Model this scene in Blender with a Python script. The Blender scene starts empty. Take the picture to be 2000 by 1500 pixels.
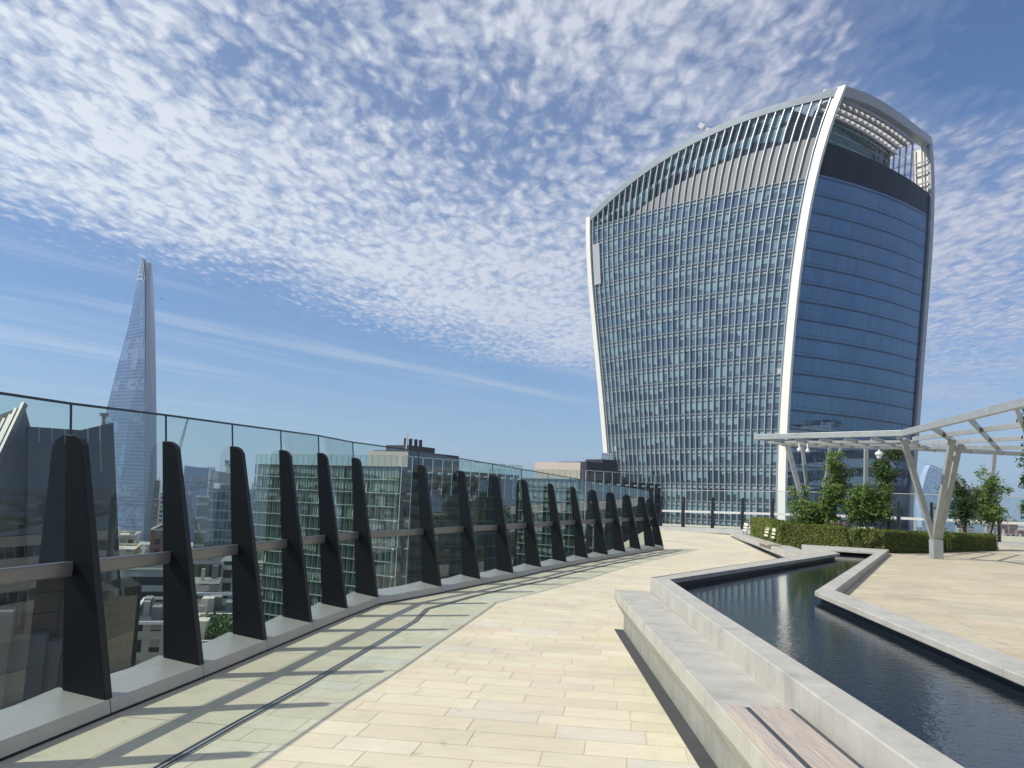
import bpy, bmesh, math, random
from mathutils import Vector, Matrix
R = math.radians
rnd = random.Random(7)
SC = bpy.context.scene
COL = SC.collection

# ------------------------------------------------------------------ camera, sky, sun, exposure
EYE = Vector((0, 0, 1.62)); PITCH, ROLL, FOC = R(7.8), R(2.4), 1650.0
FWD = Vector((0, math.cos(PITCH), math.sin(PITCH)))
_up, _rt = Vector((0, -math.sin(PITCH), math.cos(PITCH))), Vector((1, 0, 0))
IX = _rt * math.cos(ROLL) + _up * math.sin(ROLL)
IU = _up * math.cos(ROLL) - _rt * math.sin(ROLL)
cd = bpy.data.cameras.new('camera'); cam = bpy.data.objects.new('camera', cd); COL.objects.link(cam)
cam.matrix_world = Matrix(((IX.x, IU.x, -FWD.x, EYE.x), (IX.y, IU.y, -FWD.y, EYE.y), (IX.z, IU.z, -FWD.z, EYE.z), (0, 0, 0, 1)))
cd.sensor_width = 36; cd.lens = FOC / 2000 * 36; cd.clip_start = .05; cd.clip_end = 30000
SC.camera = cam

SUN_AZ, SUN_EL = R(-106), R(45)
SUN_DIR = Vector((math.sin(SUN_AZ) * math.cos(SUN_EL), math.cos(SUN_AZ) * math.cos(SUN_EL), math.sin(SUN_EL)))
sl = bpy.data.lights.new('sun', 'SUN'); sl.energy = 4.3; sl.angle = R(.53); sl.color = (1, .945, .84)
so = bpy.data.objects.new('sun', sl); COL.objects.link(so)
so.rotation_euler = (-SUN_DIR).to_track_quat('-Z', 'Y').to_euler(); so.location = SUN_DIR * 50

SC.view_settings.view_transform = 'Standard'; SC.view_settings.look = 'None'
SC.view_settings.exposure = .25; SC.view_settings.gamma = 1
SC.cycles.max_bounces = 8; SC.cycles.transparent_max_bounces = 24; SC.cycles.volume_bounces = 1
SC.cycles.use_denoising = True
try: SC.cycles.denoiser = 'OPENIMAGEDENOISE'
except Exception: pass
SC.cycles.sample_clamp_indirect = 4; SC.cycles.caustics_reflective = False; SC.cycles.caustics_refractive = False

class NT:
    """small helper to write node trees"""
    def __init__(s, tree): s.t = tree; s.n = tree.nodes; s.l = tree.links
    def new(s, kind, **kw):
        n = s.n.new(kind)
        for k, v in kw.items(): setattr(n, k, v)
        return n
    def put(s, sock, v):
        if isinstance(v, bpy.types.NodeSocket): s.l.new(v, sock)
        elif v is not None: sock.default_value = v
    def math(s, op, a, b=None, c=None, clamp=False):
        n = s.new('ShaderNodeMath', operation=op, use_clamp=clamp)
        for i, v in enumerate((a, b, c)): s.put(n.inputs[i], v)
        return n.outputs[0]
    def vmath(s, op, a, b=None):
        n = s.new('ShaderNodeVectorMath', operation=op)
        s.put(n.inputs[0], a); s.put(n.inputs[1], b)
        return n.outputs[0]
    def xyz(s, x, y, z=0.0):
        n = s.new('ShaderNodeCombineXYZ')
        for i, v in enumerate((x, y, z)): s.put(n.inputs[i], v)
        return n.outputs[0]
    def sep(s, v):
        n = s.new('ShaderNodeSeparateXYZ'); s.put(n.inputs[0], v); return n.outputs
    def noise(s, vec, scale, detail=4, rough=.55, dist=0.0):
        n = s.new('ShaderNodeTexNoise'); s.put(n.inputs['Vector'], vec)
        n.inputs['Scale'].default_value = scale; n.inputs['Detail'].default_value = detail
        n.inputs['Roughness'].default_value = rough; n.inputs['Distortion'].default_value = dist
        return n.outputs['Fac']
    def white(s, vec, dim='3D'):
        n = s.new('ShaderNodeTexWhiteNoise', noise_dimensions=dim)
        s.put(n.inputs['W' if dim == '1D' else 'Vector'], vec); return n.outputs['Value'], n.outputs['Color']
    def ramp(s, fac, stops, interp='LINEAR'):
        n = s.new('ShaderNodeValToRGB'); n.color_ramp.interpolation = interp; s.put(n.inputs[0], fac)
        e = n.color_ramp.elements
        while len(e) > 1: e.remove(e[-1])
        e[0].position = stops[0][0]; e[0].color = tuple(stops[0][1]) + (1,)
        for p, c in stops[1:]:
            q = e.new(p); q.color = tuple(c) + (1,)
        return n.outputs[0]
    def rng(s, v, a, b, c=0.0, d=1.0, smooth=False):
        n = s.new('ShaderNodeMapRange'); n.clamp = True
        if smooth: n.interpolation_type = 'SMOOTHSTEP'
        s.put(n.inputs['Value'], v)
        for k, x in zip(('From Min', 'From Max', 'To Min', 'To Max'), (a, b, c, d)): s.put(n.inputs[k], x)
        return n.outputs[0]
    def mix(s, f, a, b, blend='MIX'):
        n = s.new('ShaderNodeMix', data_type='RGBA', blend_type=blend)
        s.put(n.inputs[0], f)
        for i, v in ((6, a), (7, b)):
            if isinstance(v, tuple): v = v + (1,) if len(v) == 3 else v
            s.put(n.inputs[i], v)
        return n.outputs[2]

def make_sky():
    w = bpy.data.worlds.new('World'); SC.world = w; w.use_nodes = True
    T = NT(w.node_tree); T.n.clear()
    sky = T.new('ShaderNodeTexSky', sky_type='NISHITA', sun_disc=False)
    sky.sun_elevation = SUN_EL; sky.sun_rotation = SUN_AZ; sky.altitude = 90
    sky.air_density = 1.0; sky.dust_density = .6; sky.ozone_density = 2.2
    base = T.vmath("MULTIPLY", sky.outputs[0], (.78, 1.04, 1.38))
    d = T.new('ShaderNodeTexCoord').outputs['Generated']
    x, y, z = T.sep(d)[:3]
    zc = T.math('MAXIMUM', z, .02)
    qx, qy = T.math('DIVIDE', x, zc), T.math('DIVIDE', y, zc)      # where the view ray meets a flat cloud deck
    q = T.xyz(qx, qy)
    # --- cellular mid-level cloudlets on the deck
    warp = T.new('ShaderNodeTexNoise'); warp.inputs['Scale'].default_value = 1.6; T.l.new(q, warp.inputs['Vector'])
    qw = T.vmath('ADD', q, T.vmath('MULTIPLY', T.vmath('SUBTRACT', warp.outputs['Color'], (.5, .5, .5)), (.12, .14, 0)))
    big = T.noise(qw, 1.1, 3, .5)
    fw = T.new('ShaderNodeTexNoise'); fw.inputs['Scale'].default_value = 9; fw.inputs['Detail'].default_value = 3; T.l.new(q, fw.inputs['Vector'])
    qa = T.vmath('ADD', qw, T.vmath('MULTIPLY', T.vmath('SUBTRACT', fw.outputs['Color'], (.5, .5, .5)), (.05, .09, 0)))
    qa = T.vmath('MULTIPLY', qa, (1.55, .72, 1))
    vo = T.new('ShaderNodeTexVoronoi', feature='SMOOTH_F1'); vo.inputs['Scale'].default_value = 20; vo.inputs['Smoothness'].default_value = .85; vo.inputs['Randomness'].default_value = 1
    T.l.new(qa, vo.inputs['Vector'])
    puff = T.rng(vo.outputs['Distance'], .05, .70, 1, 0)
    cell = T.noise(qa, 11, 3, .5)
    fine = T.noise(qa, 44, 4, .6)
    dens = T.math('ADD', T.math('MULTIPLY', puff, .30), T.math('MULTIPLY', cell, .62))
    dens = T.math('ADD', dens, T.math('MULTIPLY', fine, .24))
    dens = T.math('ADD', dens, T.math('MULTIPLY', T.math('SUBTRACT', big, .5), .60))
    def blob(cx, cy, r, a):
        dd = T.vmath('DISTANCE', q, (cx, cy, 0))
        n = T.n[-1]
        dist = n.outputs['Value']
        return T.math('MULTIPLY', T.rng(dist, 0, r, 1, 0, True), a)
    for b in ((-1.2, 2.5, 1.2, .15), (-.35, 3.6, 1.6, .16), (0.3, 5.0, 2.2, .20), (-1.0, 1.6, .6, .08), (.25, 1.62, .6, .12),
              (-.02, 2.25, .5, -.09), (1.08, 1.66, .55, -.75), (-.75, 1.95, .28, -.12), (.55, 2.1, .5, .10), (1.7, 3.2, 1.4, .14), (1.35, 2.1, .4, -.16)):
        dens = T.math('ADD', dens, blob(*b))
    # the deck stops along a slanted line to the south-east
    edge = T.math('SUBTRACT', T.math('ADD', T.math('MULTIPLY', qx, 1.32), 5.95), qy)
    edge = T.math('ADD', edge, T.math('MULTIPLY', T.math('SUBTRACT', T.noise(q, 1.3, 4, .6), .5), 1.3))
    dens = T.math('ADD', dens, T.math('MULTIPLY', T.rng(edge, -1.6, 1.1, 1, 0), -.62))
    alto = T.rng(dens, .33, .79, 0, 1)
    veil = T.math('MULTIPLY', T.rng(dens, .0, .5, 0, .22), T.rng(edge, -.6, .9, 0, 1))
    alto = T.math('MAXIMUM', alto, veil)
    # --- long thin streaks lower down
    ca_, sa_ = math.cos(R(53)), math.sin(R(53)); wx, wy = T.sep(qw)[:2]
    al = T.math('ADD', T.math('MULTIPLY', wx, ca_ * .16), T.math('MULTIPLY', wy, sa_ * .16)); ac = T.math('ADD', T.math('MULTIPLY', wx, -sa_ * 1.25), T.math('MULTIPLY', wy, ca_ * 1.25))
    s1 = T.noise(T.xyz(al, ac), 1.0, 6, .60, .25)
    s1 = T.math('MULTIPLY', T.rng(s1, .47, .74, 0, 1, True), T.rng(edge, -7, .8, .5, .95))
    cover = T.math('MAXIMUM', alto, T.math('MULTIPLY', s1, .75))
    cover = T.math('MULTIPLY', cover, T.rng(z, .03, .16, .10, 1))
    cover = T.math('MULTIPLY', cover, .90)
    lum = T.math('ADD', T.math('MULTIPLY', T.rng(dens, .5, 1.2, .78, .88), 1), T.math('MULTIPLY', T.rng(T.math('ARCTAN2', x, y), -.7, .7, .08, -.16), 1))
    ccol = T.mix(T.rng(T.math('ARCTAN2', x, y), -.5, .6, 0, 1), (.80, .84, .90), (.72, .74, .88))
    ccol = T.vmath('SCALE', ccol); T.l.new(lum, T.n[-1].inputs['Scale'])
    SKY_K = .072
    skyc = T.vmath('SCALE', base); T.n[-1].inputs['Scale'].default_value = SKY_K
    out = T.mix(cover, skyc, ccol)
    bg = T.new('ShaderNodeBackground'); T.l.new(out, bg.inputs[0]); bg.inputs[1].default_value = 1.0
    o = T.new('ShaderNodeOutputWorld'); T.l.new(bg.outputs[0], o.inputs[0])
    for n in T.n:
        if n.type == 'VECT_MATH' and n.operation == 'SCALE' and not n.inputs['Scale'].is_linked and n.inputs['Scale'].default_value == 0: n.inputs['Scale'].default_value = 1
make_sky()

# ------------------------------------------------------------------ survey helpers
def ray(px, py): return FWD + IX * ((px - 1000) / FOC) - IU * ((py - 750) / FOC)
def at(px, py, z=0.0):
    d = ray(px, py); return EYE + d * ((z - EYE.z) / d.z)
def atd(px, py, D):                       # point at ground distance D along y
    d = ray(px, py); return EYE + d * (D / d.y)
RAMP0, RAMPK, RAMPT = 13.0, .0125, .42
def fz(y): return min(RAMPT, max(0.0, (y - RAMP0) * RAMPK))     # the walk rises gently beyond the bend
def walk(px, py):
    z = 0.0
    for _ in range(40):
        p = at(px, py, z); z = .5 * z + .5 * fz(p.y)
    return at(px, py, z)
def onplane(px, py, b, n):
    m = Vector((-n.y, n.x, 0)); d = ray(px, py)
    return EYE + d * ((Vector((b.x, b.y, 0)) - EYE).dot(m) / d.dot(m))
def lerp(a, b, t): return a + (b - a) * t
def heading(a): return Vector((math.sin(R(a)), math.cos(R(a)), 0))

class MB:
    def __init__(s): s.v = []; s.f = []; s.uv = []; s.mi = []
    def face(s, pts, uv=None, m=0):
        i = len(s.v); s.v += [tuple(p) for p in pts]; s.f.append(tuple(range(i, i + len(pts))))
        s.uv.append([tuple(u) for u in uv] if uv else [(0, 0)] * len(pts)); s.mi.append(m)
    def hexa(s, b, t, m=0):                # bottom ring, top ring
        n = len(b); s.face(list(reversed(b)), m=m); s.face(t, m=m)
        for i in range(n):
            j = (i + 1) % n; L = (Vector(b[j]) - Vector(b[i])).length; H = (Vector(t[i]) - Vector(b[i])).length
            s.face([b[i], b[j], t[j], t[i]], [(0, 0), (L, 0), (L, H), (0, H)], m)
    def prism(s, poly, z0, z1, m=0):
        poly = [Vector((p[0], p[1], 0)) for p in poly]
        a = sum(poly[i].x * poly[(i + 1) % len(poly)].y - poly[(i + 1) % len(poly)].x * poly[i].y for i in range(len(poly)))
        if a < 0: poly.reverse()
        s.hexa([(p.x, p.y, z0) for p in poly], [(p.x, p.y, z1) for p in poly], m)
    def box(s, c, sx, sy, sz, rot=0.0, m=0):   # c = centre of base
        ca, sa = math.cos(rot), math.sin(rot)
        poly = [(c[0] + ca * x * sx / 2 - sa * y * sy / 2, c[1] + sa * x * sx / 2 + ca * y * sy / 2) for x, y in ((-1, -1), (1, -1), (1, 1), (-1, 1))]
        s.prism(poly, c[2], c[2] + sz, m)
    def beam(s, a, b, w, h, up=(0, 0, 1), m=0):   # rectangular bar from a to b
        a, b = Vector(a), Vector(b); d = (b - a).normalized(); u = Vector(up)
        r = d.cross(u)
        if r.length < 1e-4: r = d.cross(Vector((1, 0, 0)))
        r.normalize(); u = r.cross(d).normalized()
        r *= w / 2; u *= h / 2
        s.hexa([a - r - u, a + r - u, a + r + u, a - r + u], [b - r - u, b + r - u, b + r + u, b - r + u], m)
    def tube(s, pts, rad, n=8, m=0):
        pts = [Vector(p) for p in pts]; rs = rad if isinstance(rad, (list, tuple)) else [rad] * len(pts)
        rings = []
        for i, p in enumerate(pts):
            d = (pts[min(i + 1, len(pts) - 1)] - pts[max(i - 1, 0)]).normalized()
            a = d.orthogonal().normalized(); b = d.cross(a)
            rings.append([p + (a * math.cos(2 * math.pi * k / n) + b * math.sin(2 * math.pi * k / n)) * rs[i] for k in range(n)])
        for q in range(len(rings) - 1):
            for k in range(n):
                j = (k + 1) % n; s.face([rings[q][k], rings[q][j], rings[q + 1][j], rings[q + 1][k]], m=m)
        s.face(list(reversed(rings[0])), m=m); s.face(rings[-1], m=m)
    def lathe(s, c, prof, n=14, m=0):      # prof: (r, z) from bottom to top
        c = Vector(c)
        for (r0, z0), (r1, z1) in zip(prof, prof[1:]):
            for k in range(n):
                a0, a1 = 2 * math.pi * k / n, 2 * math.pi * (k + 1) / n
                s.face([c + Vector((r0 * math.cos(a0), r0 * math.sin(a0), z0)), c + Vector((r0 * math.cos(a1), r0 * math.sin(a1), z0)),
                        c + Vector((r1 * math.cos(a1), r1 * math.sin(a1), z1)), c + Vector((r1 * math.cos(a0), r1 * math.sin(a0), z1))], m=m)
    def strip(s, f, nu, nv, u0=0., u1=1., v0=0., v1=1., uvf=None, m=0):   # surface patch f(u,v)
        for i in range(nu):
            for j in range(nv):
                c = []
                for a, b in ((i, j), (i + 1, j), (i + 1, j + 1), (i, j + 1)):
                    c.append((lerp(u0, u1, a / nu), lerp(v0, v1, b / nv)))
                s.face([f(*k) for k in c], [uvf(*k) for k in c] if uvf else c, m)
    def build(s, name, mat, parent=None, origin=None, bevel=0, weld=False, smooth=False):
        o = Vector(origin) if origin is not None else Vector((0, 0, 0))
        me = bpy.data.meshes.new(name)
        me.from_pydata([tuple(Vector(v) - o) for v in s.v], [], s.f)
        uvl = me.uv_layers.new(name='UVMap')
        k = 0
        for u in s.uv:
            for c in u: uvl.data[k].uv = c; k += 1
        mats = mat if isinstance(mat, (list, tuple)) else [mat]
        for m_ in mats: me.materials.append(m_)
        for p, i in zip(me.polygons, s.mi): p.material_index = i; p.use_smooth = smooth
        if weld or bevel:
            bm = bmesh.new(); bm.from_mesh(me); bmesh.ops.remove_doubles(bm, verts=bm.verts, dist=1e-4); bm.to_mesh(me); bm.free()
        me.update()
        ob = bpy.data.objects.new(name, me); COL.objects.link(ob); ob.location = o
        if parent is not None:
            ob.parent = parent; ob.location = o - world_loc(parent)
        if bevel:
            b = ob.modifiers.new('edges', 'BEVEL'); b.width = bevel; b.segments = 2; b.limit_method = 'ANGLE'; b.angle_limit = R(30)
        return ob
def world_loc(o):
    p = Vector(o.location)
    while o.parent: o = o.parent; p += Vector(o.location)
    return p
def tag(o, label, cat, group=None):
    o['label'] = label; o['category'] = cat
    if group: o['group'] = group
    return o
def thing(name, loc, label, cat, group=None):
    o = bpy.data.objects.new(name, None); COL.objects.link(o); o.location = loc; o.empty_display_size = .2
    return tag(o, label, cat, group)
def struct(o): o['kind'] = 'structure'; return o
def copy_tree(o, parent=None):
    c = o.copy(); COL.objects.link(c)
    if parent is not None: c.parent = parent
    for ch in o.children: copy_tree(ch, c)
    return c

# ------------------------------------------------------------------ materials
def mat(name):
    m = bpy.data.materials.new(name); m.use_nodes = True; T = NT(m.node_tree); T.n.clear()
    out = T.new('ShaderNodeOutputMaterial'); return m, T, out
def bsdf(T, out, color, rough=.5, metal=0., spec=.5, normal=None, **kw):
    b = T.new('ShaderNodeBsdfPrincipled')
    if isinstance(color, tuple): color = color + (1,) if len(color) == 3 else color
    T.put(b.inputs['Base Color'], color); T.put(b.inputs['Roughness'], rough); T.put(b.inputs['Metallic'], metal)
    T.put(b.inputs['Specular IOR Level'], spec)
    if normal is not None: T.l.new(normal, b.inputs['Normal'])
    for k, v in kw.items(): T.put(b.inputs[k], v)
    T.l.new(b.outputs[0], out.inputs[0]); return b
def bump(T, h, strength=.3, dist=.01):
    n = T.new('ShaderNodeBump'); T.put(n.inputs['Height'], h); n.inputs['Strength'].default_value = strength; n.inputs['Distance'].default_value = dist
    return n.outputs[0]
def objco(T): return T.new('ShaderNodeTexCoord').outputs['Object']
def uvco(T): return T.new('ShaderNodeTexCoord').outputs['UV']
def simple(name, c, rough=.6, metal=0., var=.12, scale=3., spec=.4, bmp=0.0, bscale=60):
    m, T, out = mat(name); co = objco(T)
    n = T.noise(co, scale, 5, .6)
    col = T.mix(T.rng(n, .3, .7), tuple(x * (1 - var) for x in c), tuple(min(1, x * (1 + var)) for x in c))
    nb = bump(T, T.noise(co, bscale, 3), bmp, .004) if bmp else None
    bsdf(T, out, col, rough, metal, spec, nb); return m
M = {}
def paving(name, stops, big=.10):
    m, T, out = mat(name); co = objco(T)
    isl = T.new('ShaderNodeNewGeometry').outputs['Random Per Island']
    col = T.ramp(isl, stops)
    n1 = T.noise(co, .9, 4, .6); n2 = T.noise(T.vmath('MULTIPLY', co, (1, 3, 1)), 6, 5, .65); n3 = T.noise(co, 90, 3, .6)
    n4 = T.noise(T.vmath('ADD', co, T.xyz(T.math('MULTIPLY', isl, 40), T.math('MULTIPLY', isl, 90))), 2.6, 3, .6, .6)
    k = T.math('ADD', T.math('ADD', T.rng(n1, .25, .75, 1 - big, 1 + big), T.rng(n2, .25, .75, -.05, .05)), T.rng(n3, .3, .7, -.035, .035))
    col = T.mix(T.rng(n4, .58, .72, 0, .25), col, (.54, .42, .29))
    st_ = T.noise(T.vmath('MULTIPLY', co, (1, .45, 1)), .55, 6, .7, .8); k = T.math('MULTIPLY', k, T.rng(st_, .30, .48, .86, 1, True)); sp_ = T.noise(co, 5, 3, .6); k = T.math('MULTIPLY', k, T.rng(sp_, .27, .36, .80, 1)); gr_ = T.noise(co, 38, 2, .5); k = T.math('MULTIPLY', k, T.rng(gr_, .20, .26, .72, 1))
    sc = T.vmath('SCALE', col); T.l.new(k, T.n[-1].inputs['Scale'])
    h = T.math('ADD', T.math('MULTIPLY', n2, .6), T.math('MULTIPLY', n3, .4))
    bsdf(T, out, sc, T.rng(n2, .3, .7, .55, .75), 0, .35, bump(T, h, .25, .006)); return m
M['paving'] = paving('sandstone_paving', [(0, (.56, .51, .37)), (.25, (.61, .555, .40)), (.5, (.585, .54, .395)), (.7, (.63, .58, .43)), (.82, (.585, .50, .38)), (.9, (.56, .545, .45)), (1, (.64, .59, .435))])
M['strip_paving'] = paving('margin_paving', [(0, (.50, .45, .32)), (.5, (.55, .495, .355)), (1, (.53, .485, .36))], .07)
M['deck_paving'] = paving('deck_paving', [(0, (.46, .405, .285)), (.3, (.52, .46, .325)), (.55, (.48, .435, .31)), (.8, (.54, .48, .345)), (.9, (.50, .43, .31)), (1, (.51, .475, .36))], .14)
M['mortar'] = simple('pale_mortar', (.50, .46, .34), .85, var=.3, scale=9)
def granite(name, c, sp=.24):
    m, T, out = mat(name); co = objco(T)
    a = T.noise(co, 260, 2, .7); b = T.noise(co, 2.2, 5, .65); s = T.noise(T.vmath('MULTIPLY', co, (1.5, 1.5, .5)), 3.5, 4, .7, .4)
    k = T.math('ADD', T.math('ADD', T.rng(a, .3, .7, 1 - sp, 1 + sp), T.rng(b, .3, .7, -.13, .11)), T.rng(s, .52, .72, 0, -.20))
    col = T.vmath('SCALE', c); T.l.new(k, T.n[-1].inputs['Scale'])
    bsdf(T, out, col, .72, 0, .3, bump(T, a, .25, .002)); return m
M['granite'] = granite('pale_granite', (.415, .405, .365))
M['granite_base'] = granite('darker_base_tone', (.27, .27, .245))  # bench base toned darker than the pale seat
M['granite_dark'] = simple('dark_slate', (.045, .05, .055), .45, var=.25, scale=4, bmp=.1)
M['fin_steel'] = simple('charcoal_painted_steel', (.006, .007, .0095), .42, var=.1, scale=2, spec=.26)
M['alu'] = simple('grey_aluminium_sill', (.44, .43, .40), .38, .35, .06, 2, bmp=.03, bscale=300)
M['alu_pale'] = simple('pale_aluminium', (.58, .58, .56), .4, .2, .05)
M['rail'] = simple('bronze_grey_handrail', (.185, .18, .178), .34, .45, .06, 2)
M['galv'] = simple('galvanised_steel', (.33, .355, .355), .42, .25, .12, 5, bmp=.05, bscale=25)
M['white'] = simple('white_paint', (.74, .74, .72), .45, var=.05)
M['cream'] = simple('cream_cladding', (.70, .66, .52), .5, var=.05)
M['dark_metal'] = simple('dark_metal', (.03, .03, .035), .35, .3, .1)
M['gap_shade'] = simple('blue_grey_gap_shade', (.055, .065, .085), .5, .2, .1)  # sky-lit shade of the seat gaps as a colour, bearers share it
M['drain'] = simple('steel_slot_drain', (.05, .06, .07), .32, .6, .15, 8)
M['lining'] = simple('black_pool_lining', (.012, .013, .016), .5, var=.2, scale=5)
M['soil'] = simple('dark_soil', (.035, .028, .02), .9, var=.4, scale=9, bmp=.5, bscale=20)
M['bark'] = simple('grey_brown_bark', (.12, .09, .065), .85, var=.3, scale=20, bmp=.5, bscale=60)

def wood():
    m, T, out = mat('weathered_timber'); co = objco(T)
    g = T.noise(T.vmath('MULTIPLY', co, (26, 1.1, 26)), 3, 6, .65, .6)
    isl = T.new('ShaderNodeNewGeometry').outputs['Random Per Island']
    col = T.ramp(g, [(.25, (.28, .235, .20)), (.5, (.40, .35, .305)), (.75, (.50, .445, .39))])
    kk = T.rng(isl, 0, 1, .90, 1.08); k = T.vmath('SCALE', col); T.l.new(kk, T.n[-1].inputs['Scale'])
    bsdf(T, out, k, .62, 0, .3, bump(T, g, .25, .003)); return m
M['wood'] = wood()
def glass(name, tint, gl=(.9, .95, .95), ior=1.45, base=.0):
    m, T, out = mat(name)
    tr = T.new('ShaderNodeBsdfTransparent'); tr.inputs[0].default_value = tint + (1,)
    g = T.new('ShaderNodeBsdfGlossy'); g.inputs[0].default_value = gl + (1,); g.inputs['Roughness'].default_value = .0
    fr = T.new('ShaderNodeFresnel'); fr.inputs[0].default_value = ior
    f = T.math('ADD', T.math('MULTIPLY', fr.outputs[0], 1.15), base, clamp=True)
    mx = T.new('ShaderNodeMixShader'); T.l.new(f, mx.inputs[0]); T.l.new(tr.outputs[0], mx.inputs[1]); T.l.new(g.outputs[0], mx.inputs[2])
    T.l.new(mx.outputs[0], out.inputs[0]); return m
M['glass'] = glass('green_tinted_glass', (.74, .83, .80))
M['glass_clear'] = glass('clear_far_glass', (.86, .93, .92))
def water():
    m, T, out = mat('rippled_pool_water'); co = objco(T)
    c2 = T.new('ShaderNodeMapping'); c2.inputs['Rotation'].default_value = (0, 0, R(20)); c2.inputs['Scale'].default_value = (1, 1.6, 1); T.l.new(co, c2.inputs[0])
    a = T.noise(c2.outputs[0], 9, 3, .6, .6); b = T.noise(c2.outputs[0], 34, 2, .5, .3)
    amp = T.rng(T.sep(co)[1], 4.5, 11, 1.2, .22)
    h = T.math('MULTIPLY', T.math('ADD', a, T.math('MULTIPLY', b, .3)), amp)
    bsdf(T, out, (.014, .021, .029), .02, 0, .6, bump(T, h, .24, .014), IOR=1.36); return m
M['water'] = water()
def leafmat(name, stops, trans=.35, rough=.5):
    m, T, out = mat(name)
    isl = T.new('ShaderNodeNewGeometry').outputs['Random Per Island']
    co = objco(T); n = T.noise(co, 1.7, 3, .6)
    f = T.math('ADD', T.math('MULTIPLY', isl, .7), T.rng(n, .3, .7, 0, .3))
    col = T.ramp(f, stops)
    b = T.new('ShaderNodeBsdfPrincipled'); T.l.new(col, b.inputs['Base Color']); b.inputs['Roughness'].default_value = rough; b.inputs['Specular IOR Level'].default_value = .3
    t = T.new('ShaderNodeBsdfTranslucent'); T.l.new(col, t.inputs[0])
    mx = T.new('ShaderNodeMixShader'); mx.inputs[0].default_value = trans
    T.l.new(b.outputs[0], mx.inputs[1]); T.l.new(t.outputs[0], mx.inputs[2]); T.l.new(mx.outputs[0], out.inputs[0]); return m
M['leaf'] = leafmat('climber_leaves', [(0, (.05, .10, .02)), (.35, (.11, .19, .035)), (.7, (.17, .26, .05)), (.92, (.26, .33, .08)), (1, (.32, .28, .10))])
M['leaf_dark'] = leafmat('dark_climber_leaves', [(0, (.025, .055, .016)), (.5, (.055, .105, .026)), (.9, (.11, .17, .04)), (1, (.17, .23, .06))])
M['hedge'] = leafmat('clipped_hedge_leaves', [(0, (.06, .085, .016)), (.4, (.13, .17, .03)), (.75, (.21, .24, .042)), (1, (.30, .29, .06))], .25)
M['hedge_core'] = simple('hedge_twigs', (.03, .035, .015), .9, var=.4, scale=10)
M['petal_white'] = leafmat('cream_petals', [(0, (.7, .66, .5)), (1, (.85, .82, .7))])
M['petal_pink'] = leafmat('pink_petals', [(0, (.55, .22, .25)), (1, (.75, .45, .42))])
def facade(name, wall, glassc, blind, bay, floor, mull=.10, sill=.25, gloss=.12, blind_p=.4, lit=0.0, band=None, course=None):
    """UV in metres: bays and floors with glass, blinds, mullions and spandrels"""
    m, T, out = mat(name); u, v = T.sep(uvco(T))[:2]
    a, b = T.math('DIVIDE', u, bay), T.math('DIVIDE', v, floor)
    fa, fb = T.math('FRACT', a), T.math('FRACT', b)
    ia, ib = T.math('FLOOR', a), T.math('FLOOR', b)
    w, wc = T.white(T.xyz(ia, ib, .5)); w2 = T.sep(wc)
    win = T.math('MULTIPLY', T.math('GREATER_THAN', fa, mull), T.math('GREATER_THAN', fb, sill))
    hb = T.math('GREATER_THAN', fb, T.math('SUBTRACT', 1.0, T.math('MULTIPLY', w2[1], .85)))
    bl = T.math('MULTIPLY', T.math('LESS_THAN', w, blind_p), hb)
    g = T.mix(bl, T.mix(w2[2], tuple(x * .7 for x in glassc), tuple(x * 1.4 for x in glassc)), T.mix(w2[0], tuple(x * .75 for x in blind), blind))
    n = T.noise(T.xyz(u, v, 0), .35, 4, .6)
    wl = T.mix(T.rng(n, .3, .7), tuple(x * .86 for x in wall), tuple(x * 1.1 for x in wall))
    if course:
        cv = T.math('FRACT', T.math('DIVIDE', v, course)); wl = T.mix(T.math('LESS_THAN', cv, .06), wl, tuple(x * .55 for x in wall))
    col = T.mix(win, wl, g)
    bsdf(T, out, col, T.rng(win, 0, 1, .7, gloss), 0, T.rng(win, 0, 1, .25, .6)); return m

# ------------------------------------------------------------------ roof terrace: paving
def clip(poly, p, n):
    o = []
    for i in range(len(poly)):
        a, b = poly[i], poly[(i + 1) % len(poly)]
        da, db = (a - p).dot(n), (b - p).dot(n)
        if da >= 0: o.append(a)
        if da * db < 0: o.append(a + (b - a) * (da / (da - db)))
    return o
def slabs(mb, org, ang, x0, x1, y0, y1, zf, planes, rows=(.26, .36), lens=(.42, .82), gap=.004):
    ca, sa = math.cos(R(ang)), math.sin(R(ang)); y = y0
    while y < y1:
        h = rnd.uniform(*rows); x = x0 - rnd.random()
        while x < x1:
            L = rnd.uniform(*lens)
            q = [(x + gap / 2, y + gap / 2), (x + L - gap / 2, y + gap / 2), (x + L - gap / 2, y + h - gap / 2), (x + gap / 2, y + h - gap / 2)]
            poly = [Vector((org[0] + ca * a - sa * b, org[1] + sa * a + ca * b, 0)) for a, b in q]
            for p, n in planes:
                if len(poly) > 2: poly = clip(poly, p, n)
            if len(poly) > 2: mb.face([(p.x, p.y, zf(p.y)) for p in poly])
            x += L
        y += h
    return y
def V2(x, y): return Vector((x, y, 0))
DZ = .55                                                # level of the planted deck on the right
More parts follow.
